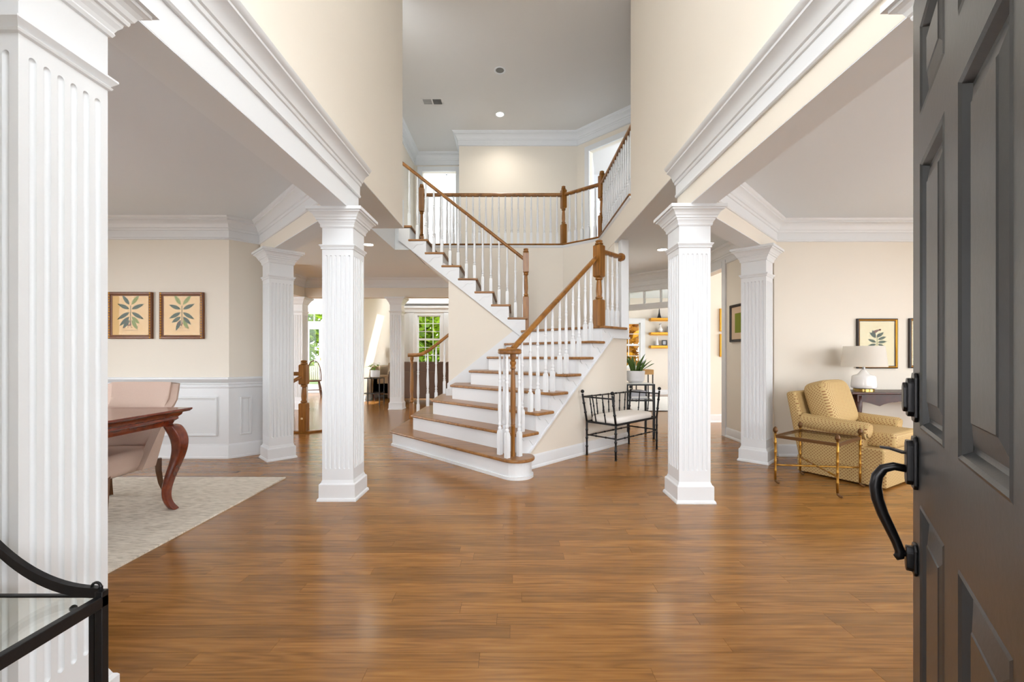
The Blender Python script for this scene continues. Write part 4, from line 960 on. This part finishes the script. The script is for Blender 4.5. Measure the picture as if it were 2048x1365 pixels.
for A_, B2, i0, i1 in ((cor[0], cor[3], 0, 3), (cor[1], cor[2], 1, 2)):
    for i in (1, 2): t = i / 3; bamboo(Vector((A_[0], A_[1], zs_)).lerp(Vector((B2[0], B2[1], zs_)), t), tp_(i0).lerp(tp_(i1), t), .0068, 'spindle', bn_, n=3)
MB().ball((0, 0, zs_ + .032), 1, 28, (hw - .005, hd_ - .008, .045), .42).build('cushion', 'cushion', bn_, True)

# ------------------------------------------------------------------ plant stand, books and snake plant beyond the bench
pt = thing('plant_stand', 'black metal two-tier stand holding the potted plant beside the stair wall', 'table', (1.62, 6.05, 0))
PX0, PX1, PY0, PY1, PH = 1.54, 1.905, 5.88, 6.25, .745
for x, y in ((PX0, PY0), (PX1, PY0), (PX1, PY1), (PX0, PY1)):
    lg_ = MB().box(x - .014, x + .014, y - .014, y + .014, .03, PH).build('leg', 'iron', pt, world=True)
    MB().lathe([(.012, 0), (.02, .012), (.012, .028), (.018, .04), (.012, .05)], (x, y, 0), 10).build('foot', 'iron', lg_)
for z, n_ in ((PH - .01, 'top_frame'), (.52, 'shelf_frame')):
    mb = MB()
    for a, b in (((PX0, PY0), (PX1, PY0)), ((PX1, PY0), (PX1, PY1)), ((PX1, PY1), (PX0, PY1)), ((PX0, PY1), (PX0, PY0))): mb.bar((a[0], a[1], z), (b[0], b[1], z), .02, .02)
    mb.build(n_, 'iron', pt, world=True)
MB().box(PX0 - .01, PX1 - .01, PY0 + .01, PY1 - .01, PH - .002, PH + .006).build('top_plate', 'paperwhite', pt, world=True)
MB().box(PX0 + .01, PX1 - .01, PY0 + .01, PY1 - .01, .524, .53).build('shelf_glass', 'tableglass', pt, world=True)
zz = .533
for i, (h, w, m, lb) in enumerate(((.018, .30, 'book', 'thin grey book at the bottom of the stack on the plant stand'), (.016, .27, 'paperwhite', 'thin white book in the middle of the stack on the plant stand'), (.075, .22, 'book', 'grey box lying on top of the books on the plant stand'))):
    t = thing('book' if i < 2 else 'storage_box', lb, 'book' if i < 2 else 'box', (1.70, 6.06, zz), .03 * i)
    MB().box(-w / 2, w / 2, -.11, .11, 0, h).build('cover', m, t, bevel=.002)
    if i < 2: MB().box(-w / 2 + .004, w / 2 + .001, -.108, .108, .003, h - .003).build('pages', 'paperwhite', t)
    else: MB().box(-w / 2 - .003, w / 2 + .003, -.113, .113, h - .014, h + .004).build('lid', 'book', t)
    zz += h + (.004 if i == 2 else 0)
PC = (1.695, 6.02, PH + .006)
pp = thing('snake_plant', 'snake plant with upright dark green leaves in a ribbed white pot', 'plant', PC)
prof = [(.075, 0), (.085, .004), (.108, .03)]
for i in range(7): z = .035 + i * .018; prof += [(.118 + .001 * i, z), (.121 + .001 * i, z + .008), (.118 + .001 * i, z + .016)]
prof += [(.128, .165), (.128, .172), (.118, .172), (.115, .15)]
pot_ = MB().lathe(prof, n=28).build('pot', 'potwhite', pp, True)
MB().lathe([(.116, .148), (.01, .152)], n=20).build('soil', 'soil', pot_)
rr = random.Random(5)
for i in range(26):
    a = rr.uniform(0, 6.28); r0 = rr.uniform(.0, .08); L = rr.uniform(.13, .27); ln_ = rr.uniform(.02, .16); w = rr.uniform(.014, .022)
    vs, fs = [], []; bx, by = r0 * math.cos(a), r0 * math.sin(a); tw = rr.uniform(0, 3.14)
    for j in range(7):
        t = j / 6; ww = w * (.75 + .9 * t - 1.62 * t ** 3); px, py, pz = bx + math.cos(a) * ln_ * t ** 1.6, by + math.sin(a) * ln_ * t ** 1.6, .15 + L * t
        dx, dy = math.cos(tw) * ww, math.sin(tw) * ww; nx, ny = -dy * .25, dx * .25
        vs += [(px - dx + nx, py - dy + ny, pz), (px, py, pz), (px + dx + nx, py + dy + ny, pz)]
    for j in range(6): fs += [(j * 3, j * 3 + 1, j * 3 + 4, j * 3 + 3), (j * 3 + 1, j * 3 + 2, j * 3 + 5, j * 3 + 4)]
    MB().add(vs, fs).build('leaf_blade', 'snakeleaf', pp, True)
MB().tube([(.05, -.03, .15), (.12, -.05, .21), (.20, -.07, .26), (.235, -.08, .275)], [.004, .005, .008, .002], 6).build('leaf_blade', 'snakeleaf', pp, True)

# ------------------------------------------------------------------ sitting room: gold side table
f0, f1, f2, f3 = Vector((2.353, 3.837)), Vector((2.625, 3.452)), Vector((3.018, 3.762)), Vector((2.759, 4.137))
gx = ((f1 - f0) + (f2 - f3)).normalized(); gw_, gd_ = .465, .50; gc = (f0 + f1 + f2 + f3) / 4 + Vector((-.03, -.02))
gt_ = thing('side_table', 'gilt bamboo-style side table with inset glass top and acorn finials', 'table', (gc.x, gc.y, 0), math.atan2(gx.y, gx.x))
gcor = [(-gw_ / 2, -gd_ / 2), (gw_ / 2, -gd_ / 2), (gw_ / 2, gd_ / 2), (-gw_ / 2, gd_ / 2)]
GZ = .425
for x, y in gcor:
    lg_ = bamboo((x, y, .035), (x, y, GZ + .02), .0095, 'leg', gt_, 'gold', n=5, knot=1.25)
    MB().lathe([(.006, 0), (.012, .006), (.009, .012), (.017, .018), (.0195, .03), (.017, .045), (.009, .058), (.001, .064)], (x, y, GZ + .018), 12).build('acorn_finial', 'darkgold', lg_, True)
    MB().tube([(x, y, .04), (x + .002, y, .024), (x + .016, y, .014), (x + .026, y, .010), (x + .034, y, .016)], [.008, .010, .011, .010, .006], 8).build('caster_foot', 'darkgold', lg_, True)
tf = MB()
for i in range(4): a, b = gcor[i], gcor[(i + 1) % 4]; tf.bar((a[0], a[1], GZ - .004), (b[0], b[1], GZ - .004), .016, .026)
tf.build('top_frame', 'darkgold', gt_)
MB().box(-gw_ / 2 + .008, gw_ / 2 - .008, -gd_ / 2 + .008, gd_ / 2 - .008, GZ - .002, GZ + .005).build('glass_top', 'tableglass', gt_)
for i in (0, 1): a, b = gcor[i], gcor[i + 2]; bamboo((a[0], a[1], .165), (b[0], b[1], .165), .0078, 'cross_stretcher', gt_, 'gold', n=5, knot=1.3)
MB().ball((0, 0, .165), .011, 10).build('cross_knob', 'brass', gt_, True)

# armchair: local front towards -y, seat width along x
ac = thing('armchair', 'gold patterned upholstered armchair with rolled arms and loose cushions', 'armchair', (3.27, 4.13, 0), math.atan2(-.49, .87) + math.radians(60))
def ob(o, rx=0, loc=None):
    if loc: o.location = loc
    o.rotation_euler.x = rx; return o
soft('base', 'goldfabric', ac, -.365, .365, -.35, .30, .13, .335, .02)
soft('skirt', 'goldfabric', ac, -.385, .385, -.37, .33, .012, .17, .012)
soft('seat_cushion', 'goldfabric', ac, -.285, .285, -.40, .16, .33, .468, .045)
for sx in (-1, 1):
    x0_, x1_ = (-.375, -.255) if sx < 0 else (.255, .375)
    soft('arm_panel', 'goldfabric', ac, x0_, x1_, -.20, .30, .14, .46, .02)
    a = MB(); a.tube([(sx * .325, -.232, .468), (sx * .325, -.222, .470), (sx * .325, .0, .478), (sx * .325, .30, .50)], [.066, .076, .076, .074], 18)
    ra_ = a.build('rolled_arm', 'goldfabric', ac, 'auto')
    MB().tube([(sx * .325, -.236, .468), (sx * .325, -.230, .468)], [.052, .056], 18).build('arm_rosette', 'goldfabric', ra_, 'auto')
vs = [(-.37, .20, .14), (.37, .20, .14), (.37, .33, .14), (-.37, .33, .14), (-.37, .36, .79), (.37, .36, .79), (.37, .45, .77), (-.37, .45, .77)]
MB().add(vs, [(0, 3, 2, 1), (4, 5, 6, 7), (0, 1, 5, 4), (1, 2, 6, 5), (2, 3, 7, 6), (3, 0, 4, 7)]).build('backrest', 'goldfabric', ac, bevel=.03, seg=4)
o = MB().ball((0, 0, 0), 1, 28, (.285, .115, .225), .42).build('back_cushion', 'goldfabric', ac, True); o.location = (0, .20, .665); o.rotation_euler.x = math.radians(-17)

# dark console with lamp
ct = thing('console_table', 'dark mahogany console with scalloped apron against the sitting room wall', 'table', (3.95, 4.6, 0))
MB().box(3.47, 4.72, 4.42, 4.81, .735, .757).build('table_top', 'darkwood', ct, world=True, bevel=.006)
for i in range(1):
    sc_ = [(3.55, .735), (4.66, .735), (4.66, .60)]
    for k in range(25):
        t = k / 24; x = 4.66 - 1.11 * t; sc_.append((x, .605 + .055 * abs(math.sin(t * math.pi * 2.5)) ** .7))
    MB().extr([(x, 4.45, z) for x, z in sc_], (0, .02, 0)).build('apron', 'darkwood', ct, world=True)
    MB().extr([(x, 4.76, z) for x, z in sc_], (0, .02, 0)).build('apron', 'darkwood', ct, world=True)
    MB().box(3.55, 3.57, 4.47, 4.76, .61, .735).build('apron', 'darkwood', ct, world=True); MB().box(4.64, 4.66, 4.47, 4.76, .61, .735).build('apron', 'darkwood', ct, world=True)
for x in (3.58, 4.63):
    for y in (4.48, 4.75):
        MB().tube([(x, y, .72), (x, y, .6), (x - .012, y - .012, .5), (x, y, .3), (x, y, .1), (x - .015, y - .015, .02), (x - .02, y - .02, 0)], [.035, .036, .03, .018, .014, .022, .02], 10).build('leg', 'darkwood', ct, True, world=True)
LP = (3.72, 4.58, .757)
lt_ = thing('table_lamp', 'white ceramic table lamp with brass foot and white drum shade', 'lamp', LP)
lt_.scale = (.96, .96, .95)
MB().lathe([(.095, 0), (.095, .028), (.085, .03)], n=24).build('foot', 'brass', lt_, 'auto')
MB().lathe([(.085, .03), (.112, .038), (.118, .05), (.116, .08), (.110, .155), (.106, .17), (.096, .178), (.06, .19), (.045, .205), (.024, .235), (.02, .245)], n=28).build('body', 'ceramic', lt_, 'auto')
MB().lathe([(.014, .243), (.014, .275), (.008, .28), (.008, .30)], n=12).build('neck', 'steel', lt_)
mb = MB(); n = 36
ring = lambda r, z: [(r * math.cos(2 * math.pi * j / n), r * math.sin(2 * math.pi * j / n), z) for j in range(n)]
vs = ring(.208, .275) + ring(.183, .505) + ring(.180, .505) + ring(.205, .275)
mb.add(vs, [(a * n + j, a * n + (j + 1) % n, ((a + 1) % 4) * n + (j + 1) % n, ((a + 1) % 4) * n + j) for a in range(4) for j in range(n)]); mb.build('shade', 'shade', lt_, 'auto')

# ------------------------------------------------------------------ ceiling fittings
def can(x, y, z, lit, label):
    t = thing('recessed_light', label, 'ceiling light', (x, y, z), 0, 'recessed ceiling lights')
    n = 28; vs = []
    for r, zz in ((.088, 0), (.088, -.006), (.072, -.008), (.062, -.002), (.058, .03)): vs += [(r * math.cos(2 * math.pi * j / n), r * math.sin(2 * math.pi * j / n), zz) for j in range(n)]
    MB().add(vs, [(a * n + j, a * n + (j + 1) % n, (a + 1) * n + (j + 1) % n, (a + 1) * n + j) for a in range(4) for j in range(n)]).build('trim_ring', 'white', t, 'auto')
    MB().lathe([(.063, -.004), (.055, -.007), (.001, -.0075)] if lit else [(.063, -.001), (.04, -.0015), (.001, -.002)], n=24).build('lens', 'lamp_on' if lit else 'canlens', t)
    if lit:
        L = bpy.data.lights.new('downlight', 'SPOT'); L.energy = lit; L.spot_size = math.radians(150); L.spot_blend = 1; L.shadow_soft_size = .06; L.color = (1, .93, .82)
        o = bpy.data.objects.new('downlight', L); C.objects.link(o); o.parent = t; o.location = (0, 0, -.03)
can(-.26, 7.65, ZU, 60, 'lit recessed light in the foyer ceiling above the balcony')
can(-.22, 6.47, ZU, 0, 'unlit recessed light in the foyer ceiling')
can(-2.0, 5.89, ZC, 25, 'lit recessed light in the hall ceiling behind the left column')
can(2.12, 6.17, ZC, 25, 'lit recessed light in the hall ceiling beside the right column')
vt = thing('ceiling_vent', 'rectangular grey air vent in the foyer ceiling', 'vent', (-1.385, 7.26, ZU))
MB().box(-.18, .18, -.09, .09, -.006, 0).build('vent_frame', 'ceil', vt, bevel=.003)
for sx, m in ((-1, 'grille'), (1, 'steel')):
    for i in range(7): MB().box(sx * .083 - .07, sx * .083 + .07, -.07 + i * .021, -.058 + i * .021, -.011, -.005).build('slat', 'grille_pale' if sx < 0 else 'grille', vt)
sd = thing('smoke_detector', 'small white smoke detector on the bedroom ceiling beyond the doorway', 'detector', (-1.60, 10.12, ZU))
MB().lathe([(.07, 0), (.07, -.02), (.05, -.035), (.001, -.037)], n=20).build('housing', 'white', sd, 'auto')
MB().lathe([(.02, -.036), (.018, -.042), (.001, -.043)], n=12).build('sensor_cap', 'grille', sd)

# ------------------------------------------------------------------ family room and breakfast room beyond the header
def sash(name, label, x0, x1, z0, z1, y, nc, nr, meet=None, casew=.10):
    t = thing(name, label, 'window', ((x0 + x1) / 2, y, z0), 0, None, 'structure')
    cs = MB(); cs.box(x0 - casew, x0, y - .03, y, z0 - .02, z1 + casew); cs.box(x1, x1 + casew, y - .03, y, z0 - .02, z1 + casew); cs.box(x0, x1, y - .03, y, z1, z1 + casew); cs.box(x0 - casew, x1 + casew, y - .06, y, z0 - .045, z0 - .01)
    cs.build('casing', 'white', t, world=True)
    fr2 = MB(); fr2.box(x0, x0 + .03, y + .02, y + .05, z0, z1); fr2.box(x1 - .03, x1, y + .02, y + .05, z0, z1); fr2.box(x0, x1, y + .02, y + .05, z0, z0 + .03); fr2.box(x0, x1, y + .02, y + .05, z1 - .03, z1); fr2.build('sash', 'white', t, world=True)
    for i in range(1, nc): x = x0 + (x1 - x0) * i / nc; MB().box(x - .009, x + .009, y + .024, y + .046, z0, z1).build('muntin', 'white', t, world=True)
    for i in range(1, nr):
        z = z0 + (z1 - z0) * i / nr; w = .028 if meet == i else .009; MB().box(x0, x1, y + .022, y + .048, z - w, z + w).build('muntin', 'white', t, world=True)
    for i in range(nc):
        for j in range(nr):
            MB().box(x0 + (x1 - x0) * i / nc + .009, x0 + (x1 - x0) * (i + 1) / nc - .009, y + .033, y + .036, z0 + (z1 - z0) * j / nr + .009, z0 + (z1 - z0) * (j + 1) / nr - .009).build('pane', 'glass', t, world=True)
    return t
sash('window_2', 'white multi-pane family room window with green trees outside', -2.93, -2.24, .9, 2.34, 13.0, 3, 6, 3)
sash('window_3', 'white sunroom window with golden autumn trees outside', 2.66, 3.66, .8, 2.08, 12.5, 3, 4, 2, .13)
sash('window_4', 'green-filled transom over the breakfast room french door', -6.35, -5.25, 2.14, 2.42, 13.0, 4, 1)
fd = thing('door_4', 'white glazed french door of the breakfast room', 'door', (-5.8, 13.0, 0), 0, None, 'structure')
for x in (-6.35, -5.8):
    MB().box(x, x + .12, 13.02, 13.06, 0, 2.06).build('stile', 'white', fd, world=True); MB().box(x + .43, x + .55, 13.02, 13.06, 0, 2.06).build('stile', 'white', fd, world=True)
    for z0, z1 in ((0, .26), (1.93, 2.06)): MB().box(x + .12, x + .43, 13.02, 13.06, z0, z1).build('rail', 'white', fd, world=True)
    MB().box(x + .12, x + .43, 13.035, 13.04, .26, 1.93).build('pane', 'glass', fd, world=True)
    MB().tube([(x + (.49 if x < -6 else .06), 12.98, .98), (x + (.49 if x < -6 else .06), 12.98, 1.06)], .012, 8).build('handle', 'brass', fd, world=True)
# pilasters and entablature framing the family room window
pl = MB()
for x in (-3.18, -2.13):
    pl.box(x, x + .15, 12.94, 13.0, 0, 2.42)
    for i in range(4): pl.box(x + .02 + i * .032, x + .036 + i * .032, 12.93, 12.94, .3, 2.36)
pl.box(-3.7, -1.2, 12.93, 13.0, 2.44, 2.56); pl.box(-3.7, -1.2, 12.86, 13.0, 2.56, 2.62); pl.box(-3.7, -1.2, 12.80, 13.0, 2.68, 2.76)
struct(pl, 'trim_18', 'white', 'white pilasters and entablature around the family room window', 'trim')

sf_ = thing('sofa', 'brown upholstered sofa seen from behind in the family room', 'sofa', (-2.0, 10.5, 0))
soft('frame', 'sofa', sf_, -.97, 1.05, -.36, .5, .12, .45, .03); soft('back', 'sofa', sf_, -.97, 1.05, -.40, -.18, .12, .76, .03)
for i in range(3): soft('back_cushion', 'sofa', sf_, -.92 + i * .64, -.30 + i * .64, -.33, -.10, .66, .985, .05)
for x in (-.97, .93): soft('arm', 'sofa', sf_, x - (.02 if x < 0 else 0), x + .16, -.38, .5, .12, .64, .03)
for x in (-.92, .98):
    for y in (-.34, .42): MB().tube([(x, y, .13), (x, y, 0)], [.03, .018], 8).build('leg', 'mahogany', sf_)
for i in range(3): soft('seat_cushion', 'sofa', sf_, -.80 + i * .58, -.23 + i * .58, -.12, .48, .44, .58, .04)
lv_ = thing('loveseat', 'tan loveseat with scatter cushions against the sunlit wall', 'sofa', (-3.28, 11.85, 0))
soft('frame', 'sofa2', lv_, -.40, .40, -.75, .75, .12, .44, .03); soft('back', 'sofa2', lv_, -.42, -.22, -.75, .75, .12, .86, .04)
for y in (-.75, .60): soft('arm', 'sofa2', lv_, -.40, .40, y, y + .16, .12, .63, .04)
for i in range(2): soft('seat_cushion', 'sofa2', lv_, -.22, .42, -.58 + i * .59, -.01 + i * .59, .43, .57, .04)
for x in (-.36, .36):
    for y in (-.70, .70): MB().tube([(x, y, .13), (x, y, 0)], [.025, .016], 8).build('leg', 'mahogany', lv_)
for i, (y, m, tl_, lb) in enumerate(((-.40, 'sofa2', .0, 'tan square scatter cushion at the near end of the loveseat'), (.0, 'pillow', .0, 'white square scatter cushion in the middle of the loveseat'), (.40, 'book', .0, 'grey square scatter cushion at the far end of the loveseat'))):
    o = MB().ball((0, 0, 0), 1, 18, (.06, .19, .19), .5).build('scatter_cushion', m, None, True); o.location = (-3.28 + .05, 11.85 + y, .775); o.rotation_euler = (0, -.35, tl_); tag(o, lb, 'cushion', 'cushions on the loveseat')
et = thing('end_table', 'small dark metal end table with glass top beside the loveseat', 'table', (-3.245, 9.9, 0))
for x in (-.19, .19):
    for y in (-.17, .17): MB().tube([(x, y, 0), (x, y, .62)], [.013, .011], 8).build('leg', 'black', et); MB().ball((x, y, .012), .016, 8).build('foot', 'black', et, True)
for z in (.615, .27):
    mb = MB()
    for a, b in (((-.19, -.17), (.19, -.17)), ((.19, -.17), (.19, .17)), ((.19, .17), (-.19, .17)), ((-.19, .17), (-.19, -.17))): mb.bar((a[0], a[1], z), (b[0], b[1], z), .02, .016)
    mb.build('shelf_rim', 'black', et)
MB().box(-.22, .22, -.20, .20, .624, .634).build('glass_top', 'tableglass', et); MB().box(-.18, .18, -.16, .16, .278, .284).build('lower_shelf', 'tableglass', et)
hp = thing('potted_plant', 'leafy green plant in a round white pot on the end table', 'plant', (-3.2, 9.88, .634))
MB().lathe([(.085, 0), (.10, .01), (.105, .16), (.098, .165), (.095, .13)], n=22).build('pot', 'potwhite', hp, 'auto'); pot_ = hp.children[0]; MB().lathe([(.096, .13), (.001, .135)], n=16).build('soil', 'soil', pot_)
for i in range(46):
    a = rr.uniform(0, 6.28); e_ = rr.uniform(.1, 1.4); r_ = rr.uniform(.08, .19); c = (r_ * math.cos(a) * math.cos(e_), r_ * math.sin(a) * math.cos(e_), .16 + r_ * math.sin(e_))
    p = leafpts(0, 0, .085, .026, 0, 5); ca, sa = math.cos(a), math.sin(a); tt = rr.uniform(-.6, .3)
    MB().add([(c[0] + x * ca * math.cos(tt) - z * sa, c[1] + x * sa * math.cos(tt) + z * ca, c[2] + x * math.sin(tt) + .15 * abs(z)) for x, z in p], [tuple(range(len(p)))]).build('leaf', 'houseleaf', hp)
fl_ = thing('floor_lamp', 'dark floor lamp with white drum shade beside the loveseat', 'lamp', (-3.42, 12.55, 0))
MB().lathe([(.14, 0), (.14, .02), (.03, .03), (.014, .05), (.014, 1.25)], n=16).build('pole', 'black', fl_, 'auto')
mb = MB(); n = 36; vs = ring(.19, 1.16) + ring(.165, 1.45) + ring(.162, 1.45) + ring(.187, 1.16)
mb.add(vs, [(a * n + j, a * n + (j + 1) % n, ((a + 1) % 4) * n + (j + 1) % n, ((a + 1) % 4) * n + j) for a in range(4) for j in range(n)]); mb.build('shade', 'shade', fl_, 'auto')
MB().lathe([(.008, 1.25), (.008, 1.47), (.014, 1.48), (.001, 1.5)], n=10).build('finial', 'black', fl_)
# windsor chair
wc = thing('windsor_chair', 'brown spindle-back windsor chair in the distant breakfast room', 'chair', (-5.55, 11.85, 0), math.radians(20))
MB().ball((0, 0, .44), 1, 20, (.22, .21, .03), .7).build('seat', 'chairleg', wc, True)
for sx in (-1, 1):
    for sy in (-1, 1): MB().tube([(sx * .14, sy * .14, .44), (sx * .18, sy * .18, .22), (sx * .21, sy * .21, 0)], [.014, .02, .012], 8).build('leg', 'chairleg', wc, True)
    MB().tube([(sx * .185, -.18, .18), (sx * .185, .18, .18)], .011, 8).build('stretcher', 'chairleg', wc)
MB().tube([(-.185, 0, .18), (.185, 0, .18)], .011, 8).build('stretcher', 'chairleg', wc)
hoop = [(-.19 * math.cos(a), .17 + .10 * math.sin(a), .44 + .55 * math.sin(a) ** .8) for a in [math.pi * i / 16 for i in range(17)]]
MB().tube(hoop, .013, 8).build('hoop', 'chairleg', wc, True)
for i in range(7): x = -.15 + i * .05; h = .55 * (1 - (x / .2) ** 2) ** .42; MB().tube([(x, .17, .45), (x * 1.02, .17 + .10 * h / .55, .44 + h)], .007, 6).build('spindle', 'chairleg', wc)

# ------------------------------------------------------------------ sunroom shelves and things
GS = 'gold floating shelves'
for z, lb in ((2.145, 'top'), (1.735, 'middle'), (1.355, 'bottom')):
    t = thing('floating_shelf', lb + ' of three gold floating shelves on the sunroom wall', 'shelf', (4.6, 12.5, z), 0, GS)
    MB().box(-.70, .70, -.22, 0, 0, .062).build('board', 'goldleaf', t, bevel=.004); MB().box(-.66, .66, -.03, -.001, -.02, 0).build('cleat', 'goldleaf', t)
tw_ = thing('tower_ornament', 'dark lattice tower ornament on the top gold shelf', 'ornament', (4.17, 12.39, 2.207))
MB().sqloft([(.05, 0), (.03, .07), (.03, .075), (.016, .15), (.016, .155), (.005, .30)]).build('tower', 'black', tw_); MB().lathe([(.004, .30), (.001, .34)], n=6).build('spire', 'black', tw_)
vz = thing('vase', 'white rounded vase on the middle gold shelf', 'vase', (4.20, 12.39, 1.797)); MB().lathe([(.03, 0), (.06, .03), (.068, .08), (.05, .13), (.025, .16), (.022, .20), (.03, .22)], n=20).build('body', 'ceramic', vz, True); MB().tube([(.0, 0, .18), (-.02, 0, .24), (.03, 0, .25)], [.015, .02, .01], 8).build('lip', 'steel', vz, True)
for i, (x, z, w, h, lb) in enumerate(((4.50, 1.797, .20, .17, 'dark photo frame on the middle gold shelf'), (4.31, 1.417, .15, .16, 'dark photo frame on the bottom gold shelf next to the white cone'), (4.58, 1.417, .16, .16, 'dark photo frame on the bottom gold shelf, partly behind the column'))):
    t = thing('photo_frame', lb, 'photo frame', (x, 12.37, z), 0, 'photo frames on the gold shelves')
    mb = MB(); mb.box(-w / 2, w / 2, -.01, .01, 0, .03); mb.box(-w / 2, w / 2, -.01, .01, h - .03, h); mb.box(-w / 2, -w / 2 + .03, -.01, .01, .03, h - .03); mb.box(w / 2 - .03, w / 2, -.01, .01, .03, h - .03); mb.build('frame', 'black', t)
    MB().box(-w / 2 + .03, w / 2 - .03, -.002, .004, .03, h - .03).build('photo', 'book', t)
cn = thing('cone_ornament', 'pale cone ornament on the bottom gold shelf', 'ornament', (4.10, 12.39, 1.417)); MB().lathe([(.06, 0), (.045, .08), (.02, .2), (.002, .26)], n=14).build('cone', 'potwhite', cn, 'auto'); MB().lathe([(.065, 0), (.065, .012)], n=14).build('base', 'black', cn)
rg_ = MB().box(2.45, 5.4, 8.75, 11.7, 0, .012).build('sunroom_rug', 'rugwhite'); tag(rg_, 'white rug on the sunroom floor', 'rug')
MB().box(2.45, 5.4, 8.73, 8.75, 0, .013).build('rug_edge', 'black', rg_)
st_ = thing('wood_stool', 'small light wood table with dark legs by the sunroom window', 'table', (3.15, 10.6, .0125))
MB().box(-.22, .22, -.2, .2, .66, .78).build('top_box', 'tan', st_, bevel=.006)
for x in (-.2, .2):
    for y in (-.18, .18): MB().box(x - .012, x + .012, y - .012, y + .012, 0, .66).build('leg', 'black', st_)

# ------------------------------------------------------------------ outside
struct(MB().box(-60, 60, 13.2, 80, -.4, -.2), 'ground', 'lawn', 'lawn behind the house', 'ground')
struct(MB().box(-4.5, 4.5, -4.0, .32, 2.55, 2.7), 'ceiling_sky_block', 'white', 'unseen roof slab added to cut skylight through the entry', 'ceiling')  # out of view, added to keep sky light off the near column
struct(MB().box(-14, 14, -16, .33, -.4, -.02), 'ground_porch', 'porch', 'pale stone porch before the entry door', 'ground')
def tree(x, y, h, r, m, label, seed, n=5200, zb=0.3):
    t = thing('garden_tree', label, 'tree', (x, y, -.2), 0, 'trees outside the windows'); q = random.Random(seed)
    MB().tube([(0, 0, 0), (.05, 0, h * .35), (-.05, .05, h * .7)], [.16, .12, .05], 8).build('trunk', 'bark', t, True)
    mb = MB()
    for i in range(n):
        a, ph, rad = q.uniform(0, 6.28), q.uniform(-1, 1), r * q.random() ** .45
        c = Vector((rad * math.cos(a) * math.sqrt(1 - ph * ph), rad * math.sin(a) * math.sqrt(1 - ph * ph) * .7, zb + (h - zb) * .5 + rad * ph * (h - zb) * .5 / r))
        u = Vector((q.uniform(-1, 1), q.uniform(-1, 1), q.uniform(-.6, .6))).normalized(); w = u.cross(Vector((q.uniform(-1, 1), q.uniform(-1, 1), q.uniform(-1, 1)))).normalized(); s = q.uniform(.13, .24)
        mb.add([c - u * s, c + w * s * .45, c + u * s, c - w * s * .45], [(0, 1, 2, 3)])
    mb.build('crown', m, t)
tree(-4.0, 17.5, 5.6, 2.4, 'treeleaf', 'bright green tree filling the family room window', 1)
tree(-10.4, 18.5, 5.8, 2.6, 'treeleaf', 'green tree beyond the breakfast room french door', 2)
tree(3.9, 18.0, 5.4, 2.5, 'goldtree', 'golden autumn tree outside the sunroom window', 3)
tree(0.0, 22.0, 7.0, 2.8, 'treeleaf', 'taller green tree farther back in the garden, seen beside the window pilaster', 4)
tree(8.4, 20.0, 6.0, 2.6, 'goldtree', 'second golden tree farther back in the garden', 5)
tree(-7.0, 24.0, 8.0, 3.0, 'treeleaf', 'large green tree at the back of the garden behind the family room', 6)
tree(-15.2, 25.0, 8.0, 3.4, 'treeleaf', 'large green tree at the back of the garden behind the breakfast room', 8)
